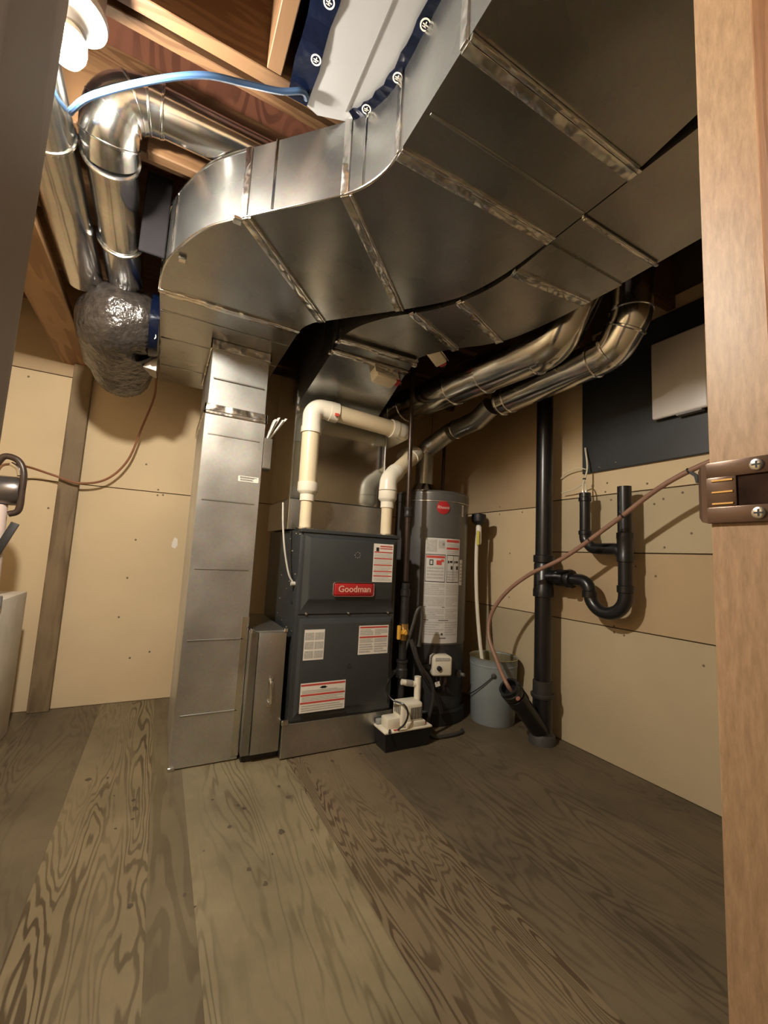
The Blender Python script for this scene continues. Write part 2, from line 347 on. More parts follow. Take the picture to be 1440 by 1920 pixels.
# ceiling: red plywood subfloor on pine joists
JZ = 2.135
ce = struct(B().box(XL, XR + .1, -.75, YB + .1, 2.435, 2.46).build('ceiling', REDPLY))
for y in (.167, .577, .987, 1.41, 1.82, 2.23, 2.64): B().box(XL, XR, y, y + .038, JZ, 2.435, .002, 1).build('joist', PINE, ce)
B().box(.119, .156, .617, .985, JZ, 2.435, .002, 1).build('joist_blocking', PINE_Y, ce)
B().box(-.9, .62, 1.11, 1.14, 2.215, 2.24, .002, 1).build('ledger_strip', PINE, ce)
B().box(-.155, .20, 1.372, 1.409, 2.113, 2.30, .004, 1).build('backing_board', PINE, ce)
pl = tag(B().box(-.61, -.466, .30, YB - .002, 1.95, 1.99, .002, 1).build('overhead_plate', PLATEW), 'brown lumber plate running back to the wall above the post', 'beam')
po = tag(B().box(-.545, -.450, YB - .042, YB - .001, 0, 1.949, .003, 1).build('support_post', POSTW), 'weathered grey-brown wooden post against the left back wall', 'post')

# ================================================================ LAMP
lp = thing('ceiling_lamp', 'white porcelain lampholder with a glowing bare bulb', 'lamp', (BULB.x, BULB.y, 2.2))
cx, cy = BULB.x + .004, BULB.y
B().lathe([(.050, JZ - .001), (.050, 2.056), (.0001, 2.056)], 8, at=(cx, cy, 0)).build('junction_box', GALV_D, lp)
B().lathe([(.030, 2.060), (.058, 2.057), (.0605, 2.049), (.0585, 2.039), (.052, 2.035), (.042, 2.031), (.030, 2.024), (.025, 2.012), (.024, 2.004), (.0001, 2.004)], 40, at=(cx, cy, 0)).build('lampholder', CERAMIC, lp)
B().lathe([(.0001, 1.924), (.014, 1.926), (.026, 1.936), (.033, 1.953), (.034, 1.965), (.0325, 1.978), (.0001, 1.979)], 28, at=(BULB.x, BULB.y, 0)).build('bulb', GLOW, lp)
B().lathe([(.0325, 1.9785), (.0325, 1.982), (.027, 1.992), (.021, 2.002), (.019, 2.006), (.0001, 2.006)], 28, at=(BULB.x, BULB.y, 0)).build('bulb_collar', WHITEPL, lp)

# ================================================================ RETURN DUCT
Z0, Z1 = 1.882, 2.105
rd = thing('return_duct', 'wide galvanized overhead duct bending twice towards the doorway', 'duct', (.17, 2.2, Z0))
def strip(L, R_, z0=Z0, z1=Z1): return B().prism([p for p in L] + [p for p in R_][::-1], z0, z1)
def curve(pts, seg=6): return [(p.x, p.y) for p in spline([(a, b, 0) for a, b in pts], seg)]
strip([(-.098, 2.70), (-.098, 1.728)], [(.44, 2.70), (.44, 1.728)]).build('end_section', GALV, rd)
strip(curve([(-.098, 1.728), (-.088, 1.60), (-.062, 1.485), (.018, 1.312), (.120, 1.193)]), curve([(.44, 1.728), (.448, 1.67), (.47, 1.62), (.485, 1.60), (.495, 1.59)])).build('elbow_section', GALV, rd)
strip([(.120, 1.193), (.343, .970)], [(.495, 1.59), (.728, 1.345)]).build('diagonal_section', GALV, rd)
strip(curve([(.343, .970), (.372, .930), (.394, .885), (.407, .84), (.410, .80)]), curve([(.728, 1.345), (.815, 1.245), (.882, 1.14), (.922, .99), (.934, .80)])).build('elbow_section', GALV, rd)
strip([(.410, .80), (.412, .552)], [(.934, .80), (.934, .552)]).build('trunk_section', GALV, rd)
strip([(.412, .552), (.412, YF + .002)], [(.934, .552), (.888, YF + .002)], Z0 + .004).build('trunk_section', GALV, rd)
def cleat(parent, a, b, z, w=.044, t=.007, mat=CLEAT, z1=Z1, ends=True):
    a, b = V(a[0], a[1], z), V(b[0], b[1], z); d = (b - a).normalized()
    k = B(); k.bar(a, b, w * .55, t, bev=.0015); k.bar(a + d.cross(V(0, 0, 1)) * w * .42, b + d.cross(V(0, 0, 1)) * w * .42, w * .22, t * 1.5, bev=.0015)
    if ends: k.bar(a + V(0, 0, .001), a + V(0, 0, z1 - z), w * .5, .010, up=d, bev=.002); k.bar(b, b + V(0, 0, z1 - z), w * .5, .010, up=d, bev=.002)
    return k.build('drive_cleat', mat, parent)
for a, b in (((-.098, 1.728), (.44, 1.728)), ((.120, 1.193), (.495, 1.59)), ((.343, .970), (.728, 1.345)), ((.410, .80), (.934, .80)), ((.412, .552), (.934, .552))): cleat(rd, a, b, Z0 - .002)
for y, x0, x1 in ((1.87, -.098, .44), (2.12, -.098, .44), (2.45, -.098, .44), (.683, .42, .93)):
    B().bar((x0 + .004, y, Z0 - .001), (x1 - .004, y, Z0 - .001), .008, .004, bev=.0015).build('bead', GALV, rd)
for x, y, dx, dy in ((.105, 1.208, .03, .03), (-.030, 1.48, .0, .0)):
    B().box(x - .012, x + .012, y - .012, y + .012, Z0 - .012, Z0, .002, 1).build('corner_tab', CLEAT, rd)
# standing seam edge along the lit side
for pts in (curve([(-.098, 1.728), (-.088, 1.60), (-.062, 1.485), (.018, 1.312), (.120, 1.193)]), curve([(.343, .970), (.372, .930), (.394, .885), (.407, .84), (.410, .80)])):
    B().tube([(x, y, Z0) for x, y in pts], .004, 8).build('seam_edge', GALV_B, rd)
    B().tube([(x, y, Z1) for x, y in pts], .004, 8).build('seam_edge', GALV_B, rd)
B().tube([(.343, .970, Z0), (.12, 1.193, Z0)], .0025, 8).build('seam_edge', GALV_B, rd)
for (x, y) in ((-.062, 1.485), (.185, 1.128), (.375, .925)):
    B().box(x - .004, x + .004, y - .004, y + .004, Z0 + .002, Z1 + .002, .0015, 1).build('side_seam', GALV_B, rd)

# vertical drop
dr = thing('return_drop', 'tall narrow galvanized duct standing on the floor left of the furnace', 'duct', (.25, 2.25, 0))
DX0, DX1, DY0, DY1 = .117, .386, 2.0, 2.52
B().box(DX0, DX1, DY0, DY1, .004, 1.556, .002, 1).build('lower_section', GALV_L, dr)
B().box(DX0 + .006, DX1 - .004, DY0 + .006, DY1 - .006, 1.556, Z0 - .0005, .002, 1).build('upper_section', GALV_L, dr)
def collar(z0, z1, g, name='collar'):
    b = B(); b.box(DX0 - g, DX1 + g, DY0 - g, DY0 + .004, z0, z1, .0015, 1); b.box(DX0 - g, DX0 + .004, DY0 - g, DY1 + g, z0, z1, .0015, 1); b.box(DX1 - .004, DX1 + g, DY0 - g, DY1 + g, z0, z1, .0015, 1)
    return b.build(name, CLEAT, dr)
collar(1.545, 1.575, .006); collar(1.530, 1.540, .008); collar(1.838, 1.8812, .004)
for z in (1.437, 1.137, .83, .523, .214, 1.70):
    b = B(); b.box(DX0 + .02, DX1 - .02, DY0 - .003, DY0 + .002, z - .003, z + .003, .001, 1); b.build('bead', GALV_D, dr)
B().box(DX1 - .030, DX1 + .002, DY0 - .003, DY0 + .002, .02, .62, .001, 1).build('corner_strip', GALV_B, dr)
B().box(DX0 - .006, DX0 + .02, DY0 - .006, DY0 + .004, 0, .014, .002, 1).build('corner_tab', CLEAT, dr)
sticker('sticker', dr, (.284, DY0 - .001, 1.238), (1, 0, 0), (0, 0, 1), .092, .026, textlines(.08, .9, .55, .9, 2, 1, 1) + textlines(.1, .75, .15, .45, 2, 1, 2), [WHITEP, BLACKP], 'small white sticker with black print')
pk = thing('document_pocket', 'small metal document pocket on the side of the tall narrow duct', 'pocket', (.41, 2.03, 1.31))
B().box(.3875, .428, 1.998, 2.002, 1.312, 1.462, .001, 1).box(.3875, .428, 2.06, 2.064, 1.312, 1.46, .001, 1).box(.424, .428, 1.998, 2.064, 1.312, 1.462, .001, 1).box(.3875, .428, 1.998, 2.064, 1.312, 1.316).build('sleeve', GALV_D, pk)
mn = thing('manual_papers', 'bundle of white folded papers sticking out of the metal pocket', 'papers', (.41, 2.03, 1.33))
for i, (dx, h, t) in enumerate(((-.010, .115, .030), (-.004, .13, .045), (.003, .125, .062), (.009, .138, .075))):
    x = .406 + dx * .7; B().loft([[(x - .001, 2.008 + i * .008, 1.33), (x + .004, 2.008 + i * .008, 1.33), (x + .004, 2.05, 1.33), (x - .001, 2.05, 1.33)], [(x - .001, 2.008 + i * .008, 1.46), (x + .004, 2.008 + i * .008, 1.46), (x + .004, 2.05, 1.46), (x - .001, 2.05, 1.46)], [(x + t - .001, 1.99 + i * .010, 1.445 + h), (x + t + .006, 1.99 + i * .010, 1.445 + h), (x + t + .006, 2.035, 1.45 + h), (x + t - .001, 2.035, 1.45 + h)]]).build('paper', PAPER, mn)

# filter cabinet between drop and furnace
fc = thing('filter_cabinet', 'low grey metal filter cabinet with a chrome handle beside the furnace', 'cabinet', (.48, 2.2, 0))
B().box(.390, .554, 1.955, 2.5, .03, .562, .002, 1).build('body', GALV_D, fc)
B().box(.426, .550, 1.938, 1.953, .036, .556, .003, 2).build('access_door', GALV_D, fc)
B().box(.392, .424, 1.946, 1.956, .034, .560, .002, 1).build('flange', GALV, fc)
b = B(); b.tube(fillet([(.492, 1.938, .352), (.492, 1.918, .345), (.494, 1.916, .255), (.494, 1.938, .246)], .012, 5), .0085, 10); b.build('handle', CHROME, fc)
for z in (.353, .245): B().box(.484, .503, 1.934, 1.938, z - .013, z + .013, .002, 1).build('handle_plate', STEELSCR, fc)
for x in (.388, .535): B().box(x, x + .019, 1.93, 1.96, .556, .574, .003, 1).build('corner_tab', CLEAT, fc)
B().box(.395, .552, 1.97, 2.5, 0, .03).build('plinth', BLACKP, fc)

# ================================================================ FURNACE
fu = thing('furnace', 'charcoal grey furnace with red badge and warning labels', 'furnace', (.84, 2.25, 0))
FX0, FX1, FY0, FY1 = .578, 1.108, 1.925, 2.56
b = B(); b.box(.556, 1.125, FY0 - .002, FY1, .004, .152, .003, 1); b.build('base_pan', GALV_D, fu)
B().box(.552, .585, FY0 - .006, FY0 + .02, .145, .170, .004, 1).build('corner_tab', CLEAT, fu)
B().box(FX0, FX1, FY0, FY1, .153, 1.034, .004, 2).build('cabinet', FURN2, fu)
def profile_x(x0, x1, prof, inset=0):
    """extrude a (y,z) profile along x"""
    return B().loft([[(x0, y, z) for y, z in prof], [(x1, y, z) for y, z in prof]])
# upper door: raised pan with slanted chin
ud = B(); A_ = [(.600, .985, .672), ] 
yb, yf = FY0 - .001, FY0 - .034
rings = [[(.590, yb, .640), (1.098, yb, .640), (1.098, yb, 1.018), (.590, yb, 1.018)], [(.590, yb - .006, .640), (1.098, yb - .006, .640), (1.098, yb - .006, 1.018), (.590, yb - .006, 1.018)],
         [(.600, yb - .007, .655), (1.088, yb - .007, .655), (1.090, yb - .007, 1.008), (.598, yb - .007, 1.008)], [(.622, yf, .705), (1.068, yf, .705), (1.072, yf, .998), (.616, yf, .998)], [(.632, yf - .004, .715), (1.058, yf - .004, .715), (1.062, yf - .004, .988), (.626, yf - .004, .988)]]
dU = ud.loft(rings).build('upper_door', FURN, fu, 25)
ld = B(); rings = [[(.590, yb, .165), (1.098, yb, .165), (1.098, yb, .632), (.590, yb, .632)], [(.590, yb - .006, .165), (1.098, yb - .006, .165), (1.098, yb - .006, .632), (.590, yb - .006, .632)],
         [(.598, yb - .007, .175), (1.090, yb - .007, .175), (1.090, yb - .007, .618), (.598, yb - .007, .618)], [(.610, yb - .020, .200), (1.078, yb - .020, .200), (1.078, yb - .020, .602), (.610, yb - .020, .602)], [(.618, yb - .023, .21), (1.07, yb - .023, .21), (1.07, yb - .023, .592), (.618, yb - .023, .592)]]
dL = ld.loft(rings).build('lower_door', FURN, fu, 25)
B().box(FX0 - .004, FX1 + .004, FY0 - .014, FY0 + .02, 1.020, 1.038, .003, 1).build('top_rail', FURN, fu)
YU, YL = yf - .004, yb - .023
bd = B().box(.745, .955, YU - .010, YU + .001, .728, .788, .009, 3).build('badge', RED, dU); bd['label'] = 'red name badge'
B().box(.742, .958, YU - .006, YU, .725, .791, .010, 3).build('badge_rim', plain('badge_rim', (.66, .40, .34), .3, .4), dU)
text_mesh('Goodman', .043, Matrix.Translation((.853, YU - .0105, .759)) @ Matrix.Rotation(math.pi / 2, 4, 'X'), plain('badge_letters', (.80, .52, .40), .35, .2), 'lettering', dU, .0008, 0, .0006)
def bars(ys, h, mi, x0=.04, x1=.96): return [(x0, y, x1, y + h, mi) for y in ys]
LM = [WHITEP, REDP, GREYP, BLACKP]
it = bars((.145, .265, .43, .60, .765), .028, 1) + [(.32, .865, .95, .89, 1), (.32, .92, .95, .95, 1), (.13, .80, .27, .9, 3)]
for k, (a, c) in enumerate(((.03, .13), (.18, .255), (.30, .42), (.465, .59), (.635, .75))): it += textlines(.06, .94, a, c, max(1, int((c - a) / .03)), 2, k, .35)
sticker('warning_label', dU, (.948, YU, .796), (1, 0, 0), (0, 0, 1), .114, .193, it, LM, 'white label with red bars at the top right')
b = B()
for i in range(8): a = i * math.pi / 4; b.lathe([(.0028, 0), (.0001, .003)], 6, axis=(0, -1, 0), at=(.862 + .014 * math.cos(a), YU, .925 + .014 * math.sin(a)))
b.build('knockout', STEELSCR, dU); 
it = [(.04, .06, .48, .30, 2), (.52, .06, .96, .30, 2), (.04, .36, .48, .6, 2), (.52, .36, .96, .6, 2), (.04, .66, .48, .9, 2), (.52, .66, .96, .9, 2)]
sticker('wiring_label', dL, (.622, YL, .432), (1, 0, 0), (0, 0, 1), .099, .138, it, LM, 'small white diagram label')
it = bars((.91, .57), .055, 1, .03, .97)
for k, (a, c) in enumerate(((.66, .88), (.40, .55), (.05, .38))): it += textlines(.04, .48, a, c, 4, 2, k, .6) + textlines(.53, .96, a, c, 4, 2, k + 9, .6)
sticker('warning_label', dL, (.898, YL, .441), (1, 0, 0), (0, 0, 1), .166, .139, it, LM, 'white label with two red bars')
it = bars((.90, .56, .30), .06, 1, .01, .99) + [(.45, .78, .55, .86, 3), (.42, .80, .58, .83, 3)]
for k, (a, c) in enumerate(((.64, .76), (.38, .54), (.04, .27))): it += textlines(.04, .96, a, c, 3, 2, k, .5)
sticker('warning_label', dL, (.621, YL, .199), (1, 0, 0), (0, 0, 1), .222, .131, it, LM, 'large white label with three red bars')
for x in (.628, .842, 1.062): screw(B(), (x, yb - .007, .640), (0, -1, 0), .0075, .008).build('door_screw', STEELSCR, fu)
B().lathe([(.013, 0), (.013, .002), (.009, .003), (.009, .001), (.0001, .001)], 16, axis=(0, -1, 0), at=(.855, YL, .395)).build('knockout', FURN2, dL)
for y, z in ((1.94, 1.01), (2.0, 1.015), (2.10, .99), (2.05, .93), (2.22, .80), (2.22, .68), (2.24, .60), (2.14, .58), (2.05, .56), (2.06, .78), (2.10, .74), (1.97, .82), (1.96, .555)): screw(B(), (FX0, y, z), (-1, 0, 0), .005, .004).build('cabinet_screw', STEELSCR, fu)
for x in (.595, 1.10, 1.085, .66): screw(B(), (x, 1.94, 1.037), (0, 0, 1), .006, .005).build('cabinet_screw', STEELSCR, fu)
for y, z, r_ in ((1.99, .80, .014), (1.99, .69, .014), (1.98, .29, .010)): B().lathe([(r_, 0), (r_, .003), (.0001, .003)], 14, axis=(-1, 0, 0), at=(FX0, y, z)).build('side_knockout', BLACKP, fu)
b = B(); b.tube(spline([(.500, 2.0, 1.16), (.505, 1.985, 1.05), (.520, 1.975, .93), (.545, 1.965, .82), (.573, 1.965, .775)], 6), .0045, 10); b.lathe([(.010, 0), (.010, .02), (.0001, .02)], 12, axis=(-1, 0, 0), at=(FX0, 1.965, .775)); b.build('conduit', plain('pale_conduit', (.55, .52, .46), .4), fu)

# ================================================================ SUPPLY DUCT (plenum, transition, trunk)
su = thing('supply_duct', 'galvanized plenum on the furnace rising into the overhead trunk', 'duct', (.84, 2.3, 1.04))
PX0, PX1, PY0, PY1 = .560, 1.104, 2.11, 2.56
B().box(PX0, PX1, PY0, PY1, 1.040, 1.20, .002, 1).build('coil_case', GALV_D, su)
B().box(PX0 + .003, PX1 - .003, PY0 + .003, PY1, 1.203, Z1, .002, 1).build('plenum', GALV_P, su)
B().box(PX0 - .003, PX0 + .004, PY0 - .003, PY0 + .02, 1.040, 1.78, .001, 1).build('corner_edge', GALV_B, su)
B().box(PX1 - .004, PX1 + .003, PY0 - .003, PY0 + .02, 1.040, 1.66, .001, 1).build('corner_edge', GALV_B, su)
SZ = 1.874
def sl(x0, x1, x2, x3): return None
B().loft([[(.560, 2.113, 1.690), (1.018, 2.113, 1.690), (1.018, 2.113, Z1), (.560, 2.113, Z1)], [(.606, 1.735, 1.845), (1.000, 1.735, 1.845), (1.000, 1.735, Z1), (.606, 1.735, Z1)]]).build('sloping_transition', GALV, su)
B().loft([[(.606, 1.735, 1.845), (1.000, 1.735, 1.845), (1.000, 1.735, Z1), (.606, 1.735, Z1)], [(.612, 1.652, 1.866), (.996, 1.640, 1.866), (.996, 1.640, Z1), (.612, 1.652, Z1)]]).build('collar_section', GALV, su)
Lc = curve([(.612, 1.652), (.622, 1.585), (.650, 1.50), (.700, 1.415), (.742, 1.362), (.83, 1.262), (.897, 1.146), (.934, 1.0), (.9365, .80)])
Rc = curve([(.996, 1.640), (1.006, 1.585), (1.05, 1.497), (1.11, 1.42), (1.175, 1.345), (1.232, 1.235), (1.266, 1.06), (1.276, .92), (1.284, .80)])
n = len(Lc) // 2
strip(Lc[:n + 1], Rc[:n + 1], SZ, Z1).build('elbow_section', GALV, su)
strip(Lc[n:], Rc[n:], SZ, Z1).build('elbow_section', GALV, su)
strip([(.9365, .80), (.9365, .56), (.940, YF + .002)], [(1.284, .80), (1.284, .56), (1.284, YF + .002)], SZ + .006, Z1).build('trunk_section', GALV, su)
cleat(su, (.604, 1.650), (.998, 1.640), 1.858); cleat(su, (.602, 1.735), (1.0, 1.735), 1.842)
cleat(su, (.775, 1.325), (1.09, 1.46), SZ - .002); cleat(su, (.885, 1.17), (1.205, 1.30), SZ - .002); cleat(su, (.94, .95), (1.272, .93), SZ - .002); cleat(su, (.938, .69), (1.284, .69), SZ - .002, .016, .004)
for x, y, z in ((.604, 1.655, 1.862), (.600, 1.735, 1.842), (1.0, 1.655, 1.860)):
    b = B(); b.box(x - .014, x + .010, y - .010, y + .010, z - .012, z + .006, .003, 1); b.build('corner_tab', CLEAT, su)
B().box(.553, .575, 2.09, 2.112, 1.66, 1.74, .003, 1).build('corner_tab', CLEAT, su)
def actuator(loc, label, rot):
    t = thing('damper_actuator', label, 'actuator', loc, 'damper actuators')
    t.rotation_euler = rot; mw = Matrix.Translation(loc) @ t.rotation_euler.to_matrix().to_4x4()
    for nm, mat, f in (('housing', WHITEPL, lambda q: q.box(-.075, .045, -.03, .03, -.068, -.004, .008, 2)), ('motor_cover', plain('red_cover', (.48, .03, .05), .4), lambda q: q.box(.043, .082, -.018, .018, -.05, -.018, .006, 2)), ('bracket', CLEAT, lambda q: q.box(-.085, .055, -.036, -.032, -.055, .0, .001, 1).box(-.085, .055, -.036, .036, -.004, 0, .001, 1)), ('shaft_knob', BLACKP, lambda q: q.lathe([(.012, 0), (.012, .012), (.0001, .012)], 12, axis=(1, 0, 0), at=(.082, 0, -.034)))):
        b = B(); f(b); o = b.build(nm, mat); o.parent = t
    return t
actuator((.90, 1.775, 1.838), 'white damper actuator with red cover on the sloping duct', (math.radians(-22), 0, math.radians(8)))
actuator((1.078, 1.60, 1.935), 'white damper actuator with red cover in shadow beside the supply elbow', (math.radians(-20), math.radians(8), math.radians(30)))

# white-faced flat duct with navy tape, on top of the return trunk
wd = thing('flat_branch_duct', 'pale flat duct edged with navy tape above the wide trunk', 'duct', (.31, .7, 2.107))
B().prism([(.190, YF + .002), (.190, .985), (.262, 1.005), (.335, .980), (.385, .945), (.43, .90), (.43, YF + .002)], 2.108, 2.1335).build('duct_body', WHITEDUCT, wd)
B().box(.3235, .3265, YF + .01, .955, 2.1055, 2.1085).build('lengthwise_seam', GREYBLK, wd)
def ribbon(path, w, z, name, mat, parent, nr=(1, 0)):
    b = B(); up = []; dn = []
    for i, (x, y) in enumerate(path):
        a = Vector(path[max(i - 1, 0)]); c = Vector(path[min(i + 1, len(path) - 1)]); d = (c - a).normalized(); nn = Vector((d.y, -d.x)); j = .0025 * math.sin(i * 1.9)
        up.append((x + nn.x * (w / 2 + j), y + nn.y * (w / 2 + j), z + .0015 * math.sin(i * 2.7))); dn.append((x - nn.x * (w / 2 + j), y - nn.y * (w / 2 + j), z + .0015 * math.cos(i * 2.1)))
    for i in range(len(path) - 1):
        b.loft([[up[i], dn[i], V(dn[i]) + V(0, 0, .002), V(up[i]) + V(0, 0, .002)], [up[i + 1], dn[i + 1], V(dn[i + 1]) + V(0, 0, .002), V(up[i + 1]) + V(0, 0, .002)]])
    return b.build(name, mat, parent, 60)
tp = ribbon([(.203 - .018 * (1 - i / 16), .25 + i * .0465) for i in range(17)], .056, 2.1035, 'tape', BLUETAPE, wd)
tr = ribbon(curve([(.405, .25), (.405, .45), (.404, .60), (.404, .72), (.402, .80), (.392, .86), (.372, .915), (.345, .955)], 4), .034, 2.1000, 'tape', BLUETAPE, wd)
def logo(x, y, z, par, r=.0125):
    b = B(); b.lathe([(r, 0), (r, -.0006), (r * .74, -.0006), (r * .74, 0)], 18, at=(x, y, z), cap=False); b.box(x - r * .5, x + r * .5, y - .0012, y + .0012, z - .0006, z); b.box(x - .0012, x + .0012, y - r * .45, y + r * .45, z - .0006, z); b.box(x - r * .42, x + r * .3, y + r * .3, y + r * .42, z - .0006, z)
    b.build('tape_logo', WHITEP, par)
for x, y in ((.216, .88), (.206, .765), (.198, .62)): logo(x, y, 2.1025, tp)
for x, y in ((.368, .915), (.403, .81), (.405, .69), (.405, .58)): logo(x, y, 2.0985, tr)

# ================================================================ ROUND SUPPLY RUNS, LEFT
def round_duct(name, label, paths, r, loc, mat=PIPEM, rings=(), group=None, nm='pipe'):
    t = thing(name, label, 'duct', loc, group)
    for i, (p, rr) in enumerate(paths): B().tube(p, rr, 28).build(nm, mat, t)
    for p, ax in rings:
        b = B(); pipe_ring(b, p, ax, r, .014, .005, 28); b.build('seam_ring', GALV_B, t)
    return t
AX, AZ = -.388, 2.030
A = round_duct('round_duct', 'leftmost round metal duct running back below the joists', [([(AX, .52, AZ), (AX, 1.35, AZ)], .0708), ([(AX, 1.35, AZ), (AX, 2.02, AZ - .02)], .0675)], .0695, (AX, 1.3, AZ), rings=[((AX, 1.35, AZ), (0, 1, 0))])
bx, bz, cz, cyy = -.241, 2.055, 2.170, 1.282
elb = spline([(-.112, cyy, cz), (-.160, cyy + .002, cz - .004), (-.208, 1.288, 2.145), (-.234, 1.302, 2.108), (bx, 1.330, 2.072), (bx, 1.378, bz)], 5); er = [.0635 + .010 * min(1, i / 14) for i in range(len(elb))]
Bd = round_duct('elbow_duct', 'shiny round duct turning by a seamed elbow beside the bulb', [(elb, er), ([(bx, 1.378, bz), (bx, 1.98, bz - .02)], .068), ([(-.115, cyy, cz), (.62, cyy, cz)], .0605)], .0733, (bx, 1.5, bz), mat=GALV_B, rings=[((bx, 1.378, bz), (0, 1, 0))])
for t, p0, rr in ((Bd, (bx, 1.389, bz), .0695), (A, (AX, 1.361, AZ), .069)):
    b = B()
    for k in range(30): a = k * 2 * math.pi / 30; b.lathe([(.003, 0), (.0001, .003)], 6, axis=(math.cos(a), 0, math.sin(a)), at=(p0[0] + rr * math.cos(a), p0[1], p0[2] + rr * math.sin(a)))
    o = b.build('crimp_dots', CHROME, t); o['kind'] = 'stuff'
for p, a, r_ in (((-.116, cyy, cz), (1, 0, 0), .0625), ((-.152, cyy + .001, cz - .003), (1, -.05, .15), .065), ((-.190, 1.285, 2.157), (1, -.1, .6), .068), ((-.232, 1.300, 2.112), (.4, -.5, .85), .071), ((bx, 1.335, 2.068), (.05, -.8, .6), .073)):
    ew = B(); pipe_ring(ew, p, a, r_, .008, .004, 28); ew.build('gore_seam', GALV_B, Bd)
b = B(); b.tube([(bx + .0725 * math.cos(a), 1.737, bz - .012 + .0725 * math.sin(a)) for a in [math.pi + i * math.pi / 12 for i in range(13)]] + [(bx + .0735, 1.737, 2.065), (bx + .105, 1.737, 2.115), (bx + .115, 1.737, 2.134)], .0055, 8); o = b.build('hanger_strap', CHROME, Bd); o['label'] = 'perforated metal strap holding the pipe'
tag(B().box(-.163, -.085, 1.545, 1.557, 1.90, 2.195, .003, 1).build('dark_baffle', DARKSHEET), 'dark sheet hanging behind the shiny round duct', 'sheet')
# black-wrapped boot on the left side of the return duct
bt = thing('wrapped_duct_boot', 'bulging black foil-wrapped duct taped in navy to the wide return', 'duct', (-.26, 2.15, 1.8))
pa = fillet([(-.106, 2.08, 1.900), (-.262, 2.08, 1.895), (-.262, 2.36, 1.850), (-.265, 2.60, 1.77)], [.13, .2], 9)
rad = [.122 + .044 * min(1, i / 4) - (.035 * max(0, (i - len(pa) * .62) / (len(pa) * .38))) for i in range(len(pa))]
o = B().tube(pa, rad, 36).build('foil_wrap', WRAP, bt, 70)
md = o.modifiers.new('sub', 'SUBSURF'); md.levels = md.render_levels = 2
tx = bpy.data.textures.new('crumple', 'CLOUDS'); tx.noise_scale = .06; tx.noise_depth = 2
md = o.modifiers.new('crumple', 'DISPLACE'); md.texture = tx; md.strength = .012; md.mid_level = .5; md.texture_coords = 'LOCAL'
B().lathe([(.128, 0), (.132, .012), (.136, .036), (.130, .037)], 36, axis=(-1, 0, 0), at=(-.099, 2.08, 1.905)).build('tape_band', BLUETAPE, bt, 60)
b = B(); b.lathe([(.014, 0), (.014, .0008), (.010, .0008), (.010, 0)], 16, cap=False, axis=(-.3, -.75, -.6), at=(-.118, 1.987, 1.817)); b.build('tape_logo', WHITEP, bt)
B().loft([[(-.10, 2.16, 1.80), (-.13, 2.17, 1.79), (-.13, 2.30, 1.80), (-.10, 2.30, 1.81)], [(-.10, 2.17, 1.735), (-.155, 2.18, 1.745), (-.15, 2.30, 1.76), (-.10, 2.30, 1.745)]]).build('loose_foil_flap', GALV_D, bt)

# blue cable
cb = thing('blue_cable', 'blue plastic cable looping under the joists near the bulb', 'cable', (-.05, 1.1, 2.1))
B().tube(spline([(-.312, 1.245, 2.015), (-.298, 1.205, 1.992), (-.248, 1.136, 1.987), (-.132, 1.058, 2.015), (-.021, 1.001, 2.04), (.0735, .986, 2.062), (.155, .972, 2.078), (.205, .955, 2.091), (.222, .970, 2.0965)], 8), .0075, 10).build('jacket', BLUEP, cb)

# ================================================================ ROUND PIPES, RIGHT
r1 = .097
p1 = fillet([(1.03, 2.34, 1.862), (1.245, 2.30, 1.862), (1.30, 1.90, 1.862), (1.395, 1.165, 1.865), (1.43, 1.045, 2.10)], [.09, .0, .12], 8)
P1 = round_duct('branch_pipe', 'thick round metal pipe running under the supply trunk from behind the gas pipe', [(p1, r1)], r1, (1.3, 1.6, 1.79), rings=[((1.265, 2.15, 1.862), (.13, -1, 0)), ((1.32, 1.76, 1.8625), (.13, -1, 0)), ((1.35, 1.545, 1.863), (.13, -1, 0)), ((1.39, 1.26, 1.865), (.13, -1, 0))])
r2 = .075
p2 = fillet([(1.575, 1.665, 1.805), (1.575, 1.64, 1.805), (1.570, 1.02, 1.815), (1.558, .935, 1.92), (1.558, .925, 2.13)], [0, .11, .06], 7)
P2 = round_duct('branch_pipe', 'slimmer round metal pipe with an elbow rising beside the black board', [(p2, r2)], r2, (1.57, 1.3, 1.76), rings=[((1.575, 1.655, 1.806), (0, 1, 0)), ((1.575, 1.60, 1.806), (0, 1, 0)), ((1.571, 1.10, 1.814), (0, 1, 0)), ((1.569, 1.035, 1.826), (0, 1, -.35)), ((1.563, .962, 1.885), (0, .5, -.8)), ((1.558, .935, 1.945), (0, .1, -1))])

